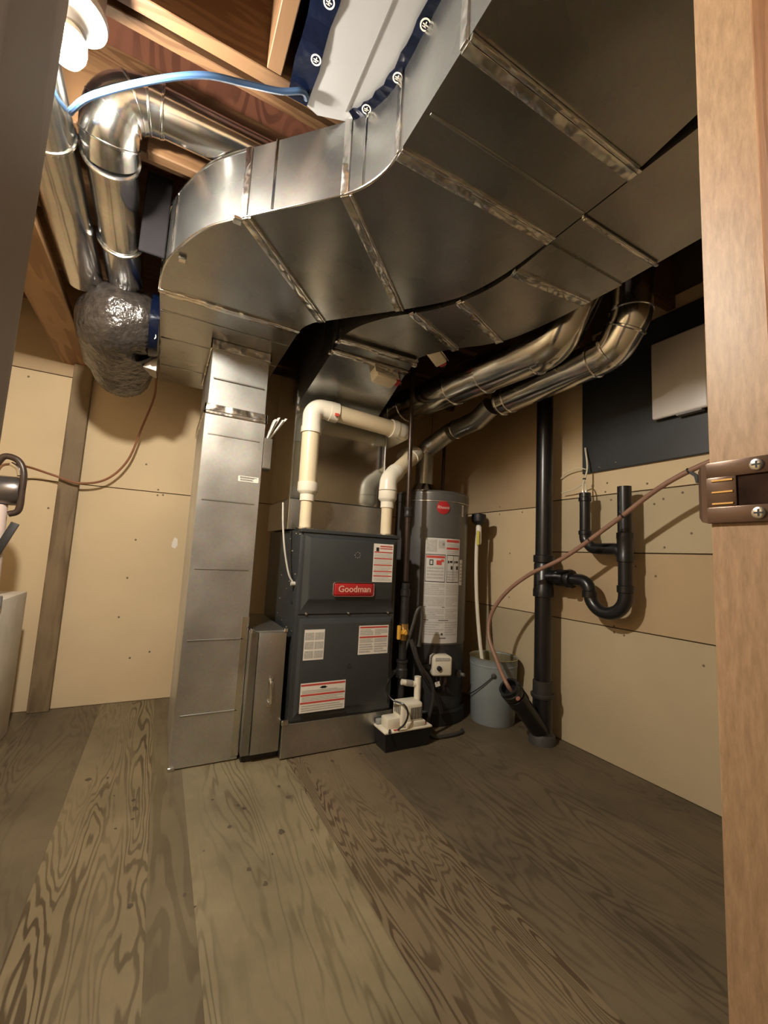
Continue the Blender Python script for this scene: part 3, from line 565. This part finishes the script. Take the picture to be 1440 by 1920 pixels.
# ================================================================ PVC VENTS
def pvc_vent(label, loc, parts):
    t = thing('pvc_vent_pipe', label, 'pipe', loc)
    for nm, mat, b in parts: b.build(nm, mat, t)
    return t
X1, Y1 = .617, 1.995
pvc_vent('white plastic vent pipe bending right across the plenum', (X1, Y1, 1.04), [
 ('flange', STEELSCR, B().lathe([(.048, 1.0385), (.048, 1.045), (.034, 1.050), (.0001, 1.050)], 24, at=(X1, Y1, 0))),
 ('riser', PVCC, B().lathe([(.0302, 1.042), (.0302, 1.215), (.0001, 1.215)], 28, at=(X1, Y1, 0))),
 ('reducer', PVC, B().lathe([(.0301, 1.178), (.0365, 1.180), (.0365, 1.205), (.0365, 1.212), (.0500, 1.226), (.0515, 1.230), (.0515, 1.272), (.0445, 1.274), (.0001, 1.274)], 32, at=(X1, Y1, 0))),
 ('pipe', PVCC, B().lathe([(.0445, 1.262), (.0445, 1.56), (.0001, 1.56)], 32, at=(X1 - .004, Y1, 0))),
 ('elbow', PVC, B().tube([(X1 - .004, Y1, 1.525), (X1 - .004, Y1, 1.555)] + fillet([(X1 - .004, Y1, 1.556), (X1 - .004, Y1, 1.664), (.722, Y1, 1.660)], .088, 10), [.0515, .0515] + [.0480] * 12 + [.0515], 32).lathe([(.0515, 0), (.0515, .045), (.0001, .045)], 32, axis=(1, 0, -.05), at=(.700, Y1, 1.660))),
 ('pipe', PVCC, B().tube([(.73, Y1, 1.659), (1.115, Y1 + .02, 1.645)], .0445, 32)),
 ('end_elbow', PVC, B().tube([(1.075, Y1 + .018, 1.6465), (1.112, Y1 + .02, 1.645)], .0515, 32).tube(fillet([(1.112, Y1 + .02, 1.645), (1.168, Y1 + .022, 1.643), (1.172, 2.16, 1.640), (1.172, 2.40, 1.640)], [.06, .0], 8), .047, 28)),
 ('purple_mark', REDP, B().lathe([(.0518, 0), (.0520, .0002), (.0520, .014), (.0518, .0142)], 28, axis=(1, 0, -.05), at=(.728, Y1, 1.6575)) if False else B().box(.716, .738, Y1 - .0525, Y1 - .046, 1.625, 1.640, .001, 1)),
])
X2, Y2 = 1.068, 1.99
d45 = Vector((.72, .42, .60)).normalized(); e0 = Vector((X2, Y2, 1.350))
pvc_vent('white plastic vent pipe angling away right of the plenum', (X2, Y2, 1.04), [
 ('flange', STEELSCR, B().lathe([(.044, 1.0385), (.044, 1.045), (.034, 1.049), (.0001, 1.049)], 24, at=(X2, Y2, 0))),
 ('riser', PVCC, B().lathe([(.0302, 1.042), (.0302, 1.215), (.0001, 1.215)], 28, at=(X2, Y2, 0))),
 ('reducer', PVC, B().lathe([(.0301, 1.188), (.0365, 1.190), (.0365, 1.222), (.0485, 1.236), (.0505, 1.240), (.0505, 1.282), (.0445, 1.284), (.0001, 1.284)], 32, at=(X2, Y2, 0))),
 ('elbow', PVC, B().tube(fillet([(X2, Y2, 1.286), (X2, Y2, 1.350), e0 + d45 * .085], .07, 8), [.0505] * 1 + [.0485] * 9 + [.0505], 32).lathe([(.0505, 0), (.0505, .032), (.0001, .032)], 32, axis=d45, at=e0 + d45 * .062)),
 ('pipe', PVCC, B().tube([e0 + d45 * .08, e0 + d45 * .36], .0445, 32)),
 ('end_elbow', PVC, B().tube([e0 + d45 * .30, e0 + d45 * .36, e0 + d45 * .38 + V(0, .05, .005), e0 + d45 * .385 + V(0, .16, .005)], .050, 28)),
])

# ================================================================ WATER HEATER
HX, HY, HR = 1.515, 2.215, .231
wh = thing('water_heater', 'grey cylindrical gas water heater with instruction label', 'water heater', (HX, HY, 0))
B().lathe([(HR - .01, .0), (HR + .014, .003), (HR + .014, .070), (HR + .004, .082), (.0001, .082)], 56, at=(HX, HY, 0)).build('base_ring', RUBBER, wh)
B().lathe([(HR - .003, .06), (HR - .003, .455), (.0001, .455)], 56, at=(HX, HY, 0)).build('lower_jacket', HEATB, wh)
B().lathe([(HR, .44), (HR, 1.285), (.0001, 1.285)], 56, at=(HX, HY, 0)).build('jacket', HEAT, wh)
B().lathe([(HR + .003, 1.268), (HR + .003, 1.325), (HR - .006, 1.334), (HR * .5, 1.342), (.0001, 1.343)], 56, at=(HX, HY, 0)).build('top_cap', HEAT, wh)
pipe_b = B(); pipe_ring(pipe_b, (HX, HY, 1.27), (0, 0, 1), HR + .001, .006, .003, 56); pipe_ring(pipe_b, (HX, HY, 1.318), (0, 0, 1), HR, .005, .003, 56); pipe_b.build('cap_bead', STEELSCR, wh)
def cyl(a0, a1, z0, z1, extra=0):
    return lambda a, c, off: V(HX + (HR + off + extra) * math.cos(a0 + (a1 - a0) * a), HY + (HR + off + extra) * math.sin(a0 + (a1 - a0) * a), z0 + (z1 - z0) * c)
fa = math.atan2(-HY, -HX)                            # direction towards the doorway
la, lb = fa - .12, fa + .86
it = [(.03, .865, .30, .985, 2), (.34, .90, .52, .98, 2), (.44, .93, .50, .955, 3), (.56, .965, .97, .99, 1), (.56, .895, .97, .915, 1)]
it += [(.02, .575, .54, .582, 3), (.02, .835, .54, .842, 3), (.02, .575, .03, .842, 3), (.53, .575, .54, .842, 3), (.04, .805, .52, .828, 1), (.12, .735, .22, .79, 3), (.14, .745, .20, .78, 0), (.30, .74, .44, .785, 1), (.42, .77, .50, .795, 1)]
it += [(.58, .575, .98, .582, 3), (.58, .835, .98, .842, 3), (.58, .575, .59, .842, 3), (.97, .575, .98, .842, 3), (.775, .575, .785, .842, 3), (.61, .76, .65, .785, 3), (.67, .765, .75, .785, 3), (.70, .70, .76, .735, 3), (.81, .76, .84, .785, 3), (.86, .765, .94, .785, 3), (.88, .70, .95, .735, 3)]
it += textlines(.06, .5, .60, .725, 4, 2, 3) + textlines(.60, .76, .59, .69, 4, 2, 4) + textlines(.80, .96, .59, .69, 4, 2, 5) + textlines(.57, .96, .925, .955, 2, 2, 6, .4) + textlines(.57, .96, .85, .885, 2, 2, 7, .4)
for z0, z1, k in ((.45, .56, 11), (.345, .435, 12), (.225, .325, 13), (.07, .205, 14)): it += textlines(.02, .54, z0, z1, 6, 2, k, .5) + textlines(.58, .97, z0, z1, 6, 2, k + 20, .5)
it += [(.02, .335, .08, .341, 3), (.48, .335, .56, .341, 3), (.0, .212, .15, .218, 3), (.40, .212, .68, .218, 3), (.44, .045, .62, .052, 3), (.48, .075, .53, .095, 3)]
sticker('instruction_label', wh, (0, 0, 0), (1, 0, 0), (0, 0, 1), 1, 1, it, [plain('grey_label', (.62, .60, .56), .5, 0, .03), REDP, GREYP, BLACKP], 'long pale instruction label with red panels', cyl(la, lb, .450, 1.050))
lg = fa + .30
ld_ = V(math.cos(lg), math.sin(lg), 0); c = V(HX, HY, 1.232) + ld_ * (HR - .002)
emb = B().lathe([(.040, 0), (.040, .0035), (.037, .0045), (.0001, .0045)], 32, axis=ld_, at=c).build('emblem', RED, wh); emb['label'] = 'round red maker emblem'
side = V(0, 0, 1).cross(ld_); m = Matrix((side, V(0, 0, 1), ld_)).transposed().to_4x4(); m.translation = c + ld_ * .0049
text_mesh('Rheem', .026, m, plain('emblem_letters', (.70, .55, .50), .4), 'lettering', wh, .0004, .2)
for a0, a1, z0, z1 in ((lb + .05, lb + .13, 1.19, 1.26), (lb + .02, lb + .14, .78, .93)):
    sticker('side_label', wh, (0, 0, 0), (1, 0, 0), (0, 0, 1), 1, 1, textlines(.1, .9, .1, .9, 6, 1, 3), [WHITEP, GREYP], None, cyl(a0, a1, z0, z1))
# draft hood and flue
B().lathe([(.075, 1.336), (.105, 1.345), (.105, 1.352), (.072, 1.385), (.062, 1.40), (.0001, 1.40)], 32, at=(HX - .055, HY + .02, 0)).build('draft_hood', GALV_B, wh)
flue = fillet([(HX - .055, HY + .02, 1.39), (HX - .055, HY + .02, 1.63), (HX + .035, HY - .12, 1.735), (HX + .05, HY - .36, 1.75), (HX + .05, HY - .48, 1.80)], [.05, .06, .05], 6)
B().tube(flue, .057, 28).build('flue_pipe', GALV_D, wh)
for p, a in (((HX - .055, HY + .02, 1.60), (0, 0, 1)), ((HX + .038, HY - .18, 1.738), (.05, -1, .05))):
    b = B(); pipe_ring(b, p, a, .057, .012, .004, 28); b.build('flue_ring', PIPEM, wh)
B().box(HX - .028, HX + .022, HY - .125, HY - .085, 1.685, 1.72, .002, 1, Matrix.Identity(4)).build('flue_sticker', REDDOT, wh)
# gas control
ga = fa + .33; gd = V(math.cos(ga), math.sin(ga), 0); gs = V(0, 0, 1).cross(gd); gm = Matrix((gs, V(0, 0, 1), gd)).transposed().to_4x4(); gm.translation = V(HX, HY, .335) + gd * (HR - .01)
gv = B(); gv.box(-.058, .058, -.052, .056, .0, .072, .014, 3, gm).box(-.046, .046, .036, .060, .0, .058, .008, 2, gm); gvo = gv.build('gas_control', WHITEPL, wh); gvo['label'] = 'white gas control with black dial'
B().lathe([(.0135, 0), (.0135, .012), (.010, .014), (.0001, .014)], 20, mat=gm, at=(-.022, -.006, .070)).build('dial', BLACKP, gvo)
B().lathe([(.026, 0), (.023, .006), (.0001, .006)], 24, mat=gm, at=(-.022, -.006, .068)).build('dial_ring', WHITEPL, gvo)
B().box(-.044, .040, .034, .050, .0725, .0745, .0005, 1, gm).build('printed_panel', GREYP, gvo)
b = B()
for x0, x1 in ((-.028, -.004), (-.004, .004), (.022, .014), (.030, .008)): b.tube([gm @ V(x0, -.048, .05), gm @ V(x0 * .9, -.09, .055), gm @ V(x1, -.135, .030), gm @ V(x1, -.15, .005)], .004, 8)
b.build('burner_wires', BROWNC, gvo)
B().box(-.062, -.034, -.098, -.072, .055, .058, .001, 1, gm @ Matrix.Rotation(.3, 4, 'Z')).build('hang_tag', WHITEP, gvo)
B().lathe([(.016, 0), (.016, .05), (.0001, .05)], 14, axis=-gs, at=gm @ V(-.055, -.01, .03)).build('gas_inlet', BLACKCAST, wh)
B().lathe([(.02, 0), (.02, .012), (.010, .014), (.010, .04), (.0001, .04)], 16, axis=V(math.cos(lb + .12), math.sin(lb + .12), 0), at=(HX + HR * math.cos(lb + .12), HY + HR * math.sin(lb + .12), .27)).build('drain_valve', GREYBLK, wh)

# thin red-tagged pipe behind the heater
vp = tag(B().tube([(1.68, 2.33, 1.348), (1.68, 2.33, 1.85)], .011, 12).build('copper_riser', BROWNIRON), 'thin dark vertical water pipe rising behind the heater top', 'pipe')

# ================================================================ GAS PIPE
GX, GY = 1.178, 1.935
gp = thing('gas_pipe', 'dark brown vertical gas pipe with yellow valve beside the furnace', 'pipe', (GX, GY, .09))
B().tube([(GX - .022, GY, 2.19), (GX - .004, GY, .80)], .0135, 16).build('riser', BROWNIRON, gp)
B().tube([(GX - .002, GY + .026, 2.19), (GX + .002, GY + .026, 1.45)], .010, 14).build('second_line', BROWNIRON, gp)
b = B(); b.lathe([(.018, 1.145), (.021, 1.15), (.021, 1.165), (.018, 1.17), (.018, 1.185), (.021, 1.19), (.021, 1.20), (.0135, 1.205)], 20, at=(GX - .008, GY, 0)); b.build('coupling', BLACKCAST, gp)
b = B(); b.lathe([(.022, .72), (.026, .725), (.026, .755), (.020, .76), (.020, .79), (.0001, .79)], 20, at=(GX - .003, GY, 0)); b.build('union', BLACKCAST, gp)
B().tube([(GX - .003, GY, .73), (GX - .003, GY, .565)], .021, 18).build('lower_pipe', BLACKCAST, gp)
B().lathe([(.019, .490), (.024, .495), (.024, .515), (.028, .525), (.028, .545), (.024, .552), (.024, .578), (.0001, .578)], 20, at=(GX - .004, GY, 0)).build('ball_valve', BRASS, gp)
vh = B(); vh.box(GX - .056, GX - .038, GY - .036, GY - .018, .502, .574, .005, 2); vh.lathe([(.010, 0), (.010, .02), (.0001, .02)], 12, axis=(0, -1, 0), at=(GX - .014, GY - .022, .536)); vh.box(GX - .042, GX + .0, GY - .032, GY - .018, .526, .550, .004, 1); vo = vh.build('valve_handle', YELLOW, gp)
B().tube([(GX - .004, GY, .495), (GX - .004, GY, .395)], .020, 18).build('lower_pipe', BLACKCAST, gp)
B().lathe([(.024, .300), (.031, .305), (.031, .345), (.026, .352), (.026, .375), (.030, .380), (.030, .392), (.0001, .392)], 20, at=(GX - .004, GY, 0)).build('tee', BLACKCAST, gp)
b = B(); b.tube([(GX - .004, GY, .31), (GX - .004, GY, .12)], .018, 16); b.lathe([(.022, .095), (.024, .10), (.024, .145), (.0001, .145)], 18, at=(GX - .004, GY, 0)); b.build('drip_leg', BLACKCAST, gp)
B().tube([(GX - .01, GY, .33), (GX - .06, GY + .02, .33), (FX1, GY + .02, .33)], .014, 14).build('furnace_branch', BLACKCAST, gp)
fx = B(); fx.tube(spline([(1.188, 1.93, .44), (1.205, 1.90, .56), (1.220, 1.885, .645), (1.245, 1.885, .665), (1.258, 1.89, .60), (1.252, 1.90, .47)], 7), .008, 10); fx.lathe([(.011, 0), (.011, .012), (.0001, .012)], 12, axis=(0, 0, -1), at=(1.252, 1.90, .475))
tag(fx.build('flexible_tube', plain('dark_grey_tube', (.07, .065, .06), .35)), 'dark flexible tube looped beside the yellow valve', 'tube')
tag(B().tube(spline([(1.21, 1.88, .47), (1.24, 1.87, .38), (1.32, 1.87, .28), (1.335, 1.87, .20), (1.318, 1.872, .12), (1.302, 1.875, .06), (1.335, 1.86, .012), (1.40, 1.845, .010), (1.50, 1.85, .010), (1.54, 1.875, .010)], 7), .0095, 12).build('condensate_tube', plain('dark_drain_tube', (.035, .033, .032), .3)), 'black drain tube curving down beside the pump to the floor', 'tube')
tag(B().tube(spline([(1.20, 1.90, .50), (1.235, 1.885, .40), (1.30, 1.90, .30), (1.40, 1.93, .18), (1.45, 1.95, .088)], 7), .012, 12).build('overflow_tube', plain('dark_drain_tube2', (.045, .043, .042), .3)), 'black tube slanting across the front of the heater base', 'tube')

# ================================================================ CONDENSATE PUMP
cp = thing('condensate_pump', 'small condensate pump with white motor on a black tank', 'pump', (1.15, 1.86, 0))
tk = B(); tk.loft([[(1.030, 1.812, .002), (1.272, 1.812, .002), (1.272, 1.912, .002), (1.030, 1.912, .002)], [(1.020, 1.802, .090), (1.282, 1.802, .090), (1.282, 1.918, .090), (1.020, 1.918, .090)]]); tk.build('tank', BLACKABS, cp)
B().box(1.016, 1.286, 1.798, 1.922, .088, .0985, .004, 2).build('lid', WHITEPL, cp)
B().box(1.110, 1.236, 1.812, 1.905, .098, .212, .014, 3).build('motor_housing', WHITEPL, cp)
B().box(1.040, 1.112, 1.822, 1.892, .098, .148, .008, 2).build('switch_housing', WHITEPL, cp)
B().box(1.140, 1.250, 1.806, 1.90, .098, .125, .006, 2).build('motor_skirt', WHITEPL, cp)
for k in range(8): B().box(1.164 + k * .0085, 1.168 + k * .0085, 1.8105, 1.8135, .135, .190).build('vent_slot', BLACKP, cp)
for k in range(5): B().box(1.1085, 1.1112, 1.825 + k * .012, 1.830 + k * .012, .160, .200).build('vent_slot', BLACKP, cp)
for q in ((1.068, 1.098, 1.800, 1.815), (1.250, 1.275, 1.83, 1.90)): B().box(*q, .0985, .1005, .0005, 1).build('red_sticker', RED, cp)
B().box(1.022, 1.07, 1.895, 1.918, .0985, .125, .006, 2).build('inlet_cover', plain('clear_cover', (.30, .31, .30), .2), cp)
B().tube(spline([(1.085, 1.80, .102), (1.115, 1.788, .13), (1.130, 1.785, .175), (1.115, 1.80, .215), (1.080, 1.85, .225), (1.06, 1.882, .26), (1.07, 1.885, .31), (1.125, 1.905, .345)], 7), .0045, 10).build('power_cord', BLACKABS, cp)
B().lathe([(.006, 0), (.006, .03), (.0001, .03)], 10, axis=(-.5, -.8, 0), at=(1.045, 1.805, .104)).build('float_stub', BLACKP, cp)
tv = thing('drain_tee', 'small white plastic tee pipe standing behind the pump', 'pipe', (1.235, 1.875, .10))
B().tube([(1.238, 1.875, .099), (1.238, 1.875, .20)], .0125, 16).build('standpipe', PVC, tv)
B().tube([(1.238, 1.875, .195), (1.238, 1.875, .318)], .0175, 18).build('tee_body', PVC, tv)
B().tube([(1.238, 1.875, .276), (1.205, 1.882, .284), (1.150, 1.890, .294)], .0145, 16).build('tee_branch', PVC, tv)
B().tube([(1.208, 1.8815, .283), (1.170, 1.887, .290)], .0165, 16).build('clamp', plain('grey_clamp', (.30, .28, .24), .4), tv)

# ================================================================ BUCKET AND PLUNGER
BX, BY = 1.828, 1.955
bk = thing('bucket', 'blue-grey metal pail with wire handle beside the drain pipe', 'bucket', (BX, BY, 0))
H_ = .365
b = B(); b.lathe([(.0001, .0), (.124, .0), (.127, .006), (.1375, H_ - .045), (.1395, H_ - .043), (.1395, H_ - .036), (.138, H_ - .034), (.1395, H_ - .004), (.1425, H_), (.1395, H_ + .002), (.1365, H_ - .004), (.126, .012), (.0001, .010)], 48, at=(BX, BY, 0)); o = b.build('pail_body', BUCKET, bk)
b = B(); b.lathe([(.1362, H_ - .006), (.1248, .014), (.0001, .012), (.0001, .011), (.1252, .013), (.1366, H_ - .006)], 48, at=(BX, BY, 0), cap=False); b.build('pail_lining', BUCKIN, bk)
b = B(); b.lathe([(.1408, H_ - .002), (.1438, H_ + .001), (.1408, H_ + .0035), (.1378, H_ + .001), (.1408, H_ - .002)], 48, at=(BX, BY, 0), cap=False); b.build('rim', plain('rim_metal', (.55, .48, .30), .3, .8), bk)
ha = math.atan2(-BY, -BX) + .02; hb = ha + math.pi
e1 = V(BX + .140 * math.cos(ha), BY + .140 * math.sin(ha), .285)
b = B(); b.lathe([(.014, 0), (.014, .004), (.007, .010), (.0001, .010)], 14, axis=(math.cos(ha), math.sin(ha), 0), at=e1); b.build('handle_ear', plain('ear', (.06, .06, .055), .4), bk)
pts = []
for k in range(17):
    f = k / 16; a = ha - f * math.pi; rr = .1455 + .004 * math.sin(f * math.pi); pts.append((BX + rr * math.cos(a), BY + rr * math.sin(a), .285 - .15 * math.sin(f * math.pi)))
B().tube(pts, .0028, 8).build('wire_handle', BLACKCAST, bk)
pg = thing('plunger', 'white-handled plunger with black rubber cup upside down in the pail', 'plunger', (BX, BY, .02))
q0, q1 = V(1.815, 1.945, .02), V(1.788, 2.075, 1.16)
B().tube(spline([q0, (1.79, 2.02, .36), (1.775, 2.06, .70), (1.780, 2.08, 1.0), q1], 5), .0115, 14).build('handle', PVC, pg)
B().lathe([(.016, 0), (.030, .008), (.043, .022), (.046, .045), (.045, .066), (.040, .070), (.0001, .070)], 28, axis=(.02, .0, 1), at=q1).build('rubber_cup', RUBBER, pg)
b = B(); b.lathe([(.014, 0), (.018, .01), (.018, .105), (.013, .12), (.013, .0)], 14, axis=(.03, -.01, -1), at=(1.787, 2.073, 1.155)); b.build('paper_tag', WHITEP, pg)
B().box(1.762, 1.772, 2.045, 2.062, 1.03, 1.12, .002, 1).build('yellow_tag', plain('yellow_tag', (.70, .62, .10), .5), pg)

# ================================================================ DRAIN STACK WITH TRAP
SX, SY = 1.862, 1.618
ds = thing('drain_stack', 'tall black plastic drain pipe with side trap on the right wall', 'pipe', (SX, SY, 0))
B().tube([(SX, SY, .30), (SX, SY, 2.19)], .0445, 32).build('stack_pipe', BLACKABS, ds)
b = B(); b.lathe([(.0445, .935), (.052, .937), (.0545, .94), (.0545, .975), (.052, .978), (.0445, .979)], 32, at=(SX, SY, 0)); b.lathe([(.0445, .752), (.0545, .754), (.0545, .79), (.051, .80), (.051, .93), (.0445, .94)], 32, at=(SX, SY, 0)); b.build('sanitary_tee', BLACKABS, ds)
b = B(); b.lathe([(.0445, .226), (.0575, .228), (.0575, .245), (.050, .250), (.050, .312), (.0445, .315)], 32, at=(SX, SY, 0)); b.lathe([(.0565, .232), (.0605, .235), (.0605, .246), (.0565, .249)], 32, at=(SX, SY, 0)); b.build('hub_coupling', plain('dull_black', (.03, .027, .023), .55), ds)
b = B(); b.lathe([(.060, .0), (.060, .05), (.050, .06), (.050, .235), (.0001, .235)], 32, at=(SX, SY, 0)); b.build('wye_body', BLACKABS, ds)
wd_ = V(-.68, -.03, .70).normalized(); w0 = V(SX - .01, SY, .055)
b = B(); b.tube([w0, w0 + wd_ * .30], .048, 30); b.lathe([(.048, 0), (.0545, .004), (.0545, .052), (.048, .056)], 30, axis=wd_, at=w0 + wd_ * .235); b.build('wye_branch', BLACKABS, ds)
b = B(); b.lathe([(.0545, 0), (.0565, .003), (.0565, .030), (.052, .034), (.052, .055), (.040, .055), (.036, .020), (.0001, .020)], 30, axis=wd_, at=w0 + wd_ * .298); b.build('cleanout_adapter', BLACKABS, ds)
dn_ = V(-.25, -.92, -.25); dn_ = (dn_ - dn_.dot(wd_) * wd_).normalized()
B().lathe([(.011, 0), (.011, .002), (.0001, .002)], 14, axis=dn_, at=w0 + wd_ * .315 + dn_ * .0558).build('pink_dot', REDDOT, ds)
B().lathe([(.068, .0), (.066, .035), (.060, .05), (.0001, .05)], 32, at=(SX, SY, 0)).build('floor_collar', plain('grey_collar', (.055, .052, .05), .55), ds)
# side arm, trap, standpipes: along the wall towards the doorway
TX, TY, TZ = 1.880, 1.172, 0
b = B(); b.tube([(SX, SY, .862), (1.875, 1.47, .862)], .038, 26); b.lathe([(.038, 0), (.044, .003), (.044, .05), (.038, .054)], 26, axis=(.05, -1, 0), at=(1.872, 1.535, .862)); b.build('side_arm', BLACKABS, ds)
B().lathe([(.031, 0), (.047, .004), (.050, .008), (.050, .022), (.047, .03), (.031, .034)], 12, axis=(.02, -1, 0), at=(1.876, 1.477, .860)).build('slip_nut', BLACKABS, ds)
B().box(1.838, 1.843, 1.515, 1.53, .858, .890, .001, 1).build('white_tag', WHITEP, ds)
tpth = fillet([(1.876, 1.46, .858), (1.879, 1.352, .858), (1.880, 1.352, .75)], .055, 8)[:-1] + [(1.880, 1.262 + .09 * math.cos(k * math.pi / 16), .803 - .09 * math.sin(k * math.pi / 16)) for k in range(17)] + [(1.880, TY, .86)]
B().tube(tpth, .0305, 26).build('p_trap', BLACKABS, ds)
for y, z in ((1.352, .775), (TY, .815)): B().lathe([(.0305, 0), (.0355, .003), (.0355, .033), (.0305, .036)], 26, at=(1.880, y, z)).build('trap_collar', BLACKABS, ds)
b = B(); b.lathe([(.0301, .83), (.0301, 1.307), (.026, 1.307), (.026, 1.20), (.0001, 1.20)], 28, at=(1.880, TY, 0)); b.build('standpipe', BLACKABS, ds)
b = B(); b.lathe([(.0301, .955), (.0355, .957), (.0355, .985), (.034, .99), (.034, 1.06), (.0355, 1.065), (.0355, 1.09), (.0301, 1.093)], 28, at=(1.880, TY, 0)); b.tube(fillet([(1.880, TY, .97), (1.880, TY + .03, 1.016), (1.880, 1.30, 1.016)], .04, 5), .028, 22); b.build('upper_tee', BLACKABS, ds)
b = B(); b.tube(fillet([(1.880, 1.29, 1.016), (1.880, 1.335, 1.018), (1.880, 1.377, 1.062), (1.880, 1.377, 1.10)], [.03, .04], 6), .0275, 22); b.lathe([(.0275, 1.085), (.031, 1.088), (.031, 1.105), (.0275, 1.108)], 24, at=(1.880, 1.377, 0)); b.build('offset_elbow', BLACKABS, ds)
b = B(); b.lathe([(.0255, 1.09), (.0255, 1.255), (.0305, 1.258), (.0305, 1.275), (.0275, 1.278), (.0275, 1.300), (.023, 1.300), (.023, 1.24), (.0001, 1.24)], 28, at=(1.880, 1.377, 0)); b.build('short_standpipe', BLACKABS, ds)

# clear tubing into short standpipe
ct = thing('clear_tubes', 'thin clear tubes dropping into the short black standpipe', 'tube', (1.88, 1.377, 1.28))
B().tube(spline([(1.880, 1.385, 1.26), (1.885, 1.393, 1.34), (1.93, 1.40, 1.44), (1.955, 1.43, 1.56)], 6), .0045, 8).build('tube', CLEAR, ct)
B().tube(spline([(1.876, 1.372, 1.26), (1.882, 1.372, 1.33), (1.91, 1.40, 1.36), (1.93, 1.47, 1.34), (1.945, 1.57, 1.33)], 6), .0035, 8).build('tube', CLEAR, ct)
B().tube(spline([(1.945, 1.42, 1.44), (1.950, 1.47, 1.455), (1.96, 1.55, 1.445), (1.975, 1.60, 1.42)], 6), .003, 8).build('tube', CLEAR, ct)
B().lathe([(.008, 0), (.008, .008), (.0001, .008)], 10, at=(1.90, 1.395, 1.375)).build('clip', BLACKP, ct)

# drain hose
hs = thing('drain_hose', 'pinkish-brown hose arching from the drain wye to the doorway', 'hose', (1.62, 1.62, .30))
hp = [w0 + wd_ * .28, w0 + wd_ * .36, (1.610, 1.66, .36), (1.625, 1.711, .406), (1.645, 1.798, .513), (1.665, 1.811, .626), (1.69, 1.737, .751), (1.72, 1.596, .866), (1.75, 1.39, .97), (1.77, 1.155, 1.128), (1.765, .925, 1.276), (1.76, .71, 1.352), (1.755, .45, 1.40)]
B().tube(spline(hp, 7), .0105, 14).build('hose_body', HOSE, hs)
for p, ax in (((1.7625, 1.268, 1.053), (0, -.83, .55)), ((1.769, 1.112, 1.157), (0, -.83, .55)), ((1.763, .845, 1.312), (0, -.9, .35))):
    b = B(); pipe_ring(b, p, ax, .0102, .008, .002, 14); b.build('cable_tie', BLACKP, hs)
B().loft([[(1.757, .848, 1.306), (1.765, .848, 1.306), (1.765, .830, 1.308), (1.757, .830, 1.308)], [(1.755, .824, 1.286), (1.763, .824, 1.286), (1.763, .811, 1.290), (1.755, .811, 1.290)], [(1.754, .818, 1.260), (1.762, .818, 1.260), (1.762, .812, 1.260), (1.754, .812, 1.260)]]).build('tape_tail', BLACKP, hs)

# ================================================================ BLACK BOARD AND ROUTER
bb = tag(B().box(1.972, 1.989, .45, 1.462, 1.424, 2.12, .003, 1).build('backing_board', BOARD), 'large black backing board mounted on the right wall', 'board')
rt = thing('network_box', 'white rounded network box mounted on the black board', 'box', (1.95, .95, 1.60))
B().box(1.944, 1.971, .838, 1.052, 1.612, 1.968, .012, 3).build('back_shell', BLACKABS, rt)
B().box(1.930, 1.952, .846, 1.072, 1.610, 1.976, .010, 4).build('cover', ROUTER, rt)
B().box(1.930, 1.960, .870, .97, 1.602, 1.610, .002, 1).build('vent_strip', plain('grey_strip', (.22, .21, .20), .4), rt)
for y, z in ((1.36, 1.445), (1.27, 1.455), (1.43, 1.47)): screw(B(), (1.972, y, z), (-1, 0, 0), .005).build('board_screw', STEELSCR, bb)

# ================================================================ LEFT SIDE: CABLE, CABINET, CANISTER
cl = thing('wall_cable', 'orange-brown cable drooping across the post from the wide duct', 'cable', (-.4, 2.9, 1.25))
B().tube(spline([(-.118, 2.62, 1.90), (-.119, 2.72, 1.88), (-.126, 2.82, 1.80), (-.172, 2.86, 1.62), (-.222, 2.87, 1.42), (-.314, 2.87, 1.292), (-.44, 2.87, 1.25), (-.565, 2.87, 1.28), (-.665, 2.80, 1.30), (-.70, 2.6, 1.27), (-.66, 2.36, 1.19)], 8), .0062, 10).build('jacket', CABLE, cl)
wc = thing('white_cabinet', 'white cabinet edge with grey latch at the far left', 'cabinet', (-.8, 2.4, 0))
B().box(-1.10, -.558, 2.26, 2.66, .0, .665, .006, 2).build('cabinet_body', plain('cabinet_white', (.60, .55, .48), .45), wc)
B().box(-.62, -.550, 2.248, 2.262, .640, .685, .003, 1).build('latch', GREYBLK, wc)
cn = thing('canister', 'dark metal canister with brown cord loops at the far left edge', 'canister', (-.62, 2.34, .67))
B().lathe([(.030, .667), (.036, .70), (.030, .86), (.024, 1.06), (.0001, 1.06)], 18, at=(-.612, 2.30, 0)).build('stand', PINKW, cn)
B().lathe([(.056, 0), (.062, .01), (.062, .12), (.055, .135), (.0001, .135)], 28, axis=(1, 0, .03), at=(-.685, 2.30, 1.118)).build('barrel', CANM, cn)
B().tube(spline([(-.640, 2.28, 1.225), (-.615, 2.275, 1.262), (-.570, 2.27, 1.250), (-.545, 2.265, 1.20), (-.542, 2.265, 1.12), (-.545, 2.27, 1.04), (-.575, 2.27, 1.02)], 7), .013, 12).build('cord_loop', BROWNC, cn)
B().tube(spline([(-.59, 2.268, 1.232), (-.565, 2.265, 1.215), (-.555, 2.262, 1.185)], 5), .010, 10).build('cord_clip', CHROME, cn)
B().bar((-.548, 2.27, .985), (-.615, 2.265, .80), .030, .008, up=(0, 1, 0), bev=.002).build('strap', RUBBER, cn)
sc_ = B().prism([(0, 0), (.02, -.012), (.034, .01), (.03, .05), (.012, .06), (.002, .03)], 0, .002); o = sc_.build('paint_chip', WHITEP, wb); o.rotation_euler = (math.pi / 2, 0, 0); o.location = (.058, YB - .001, .92)
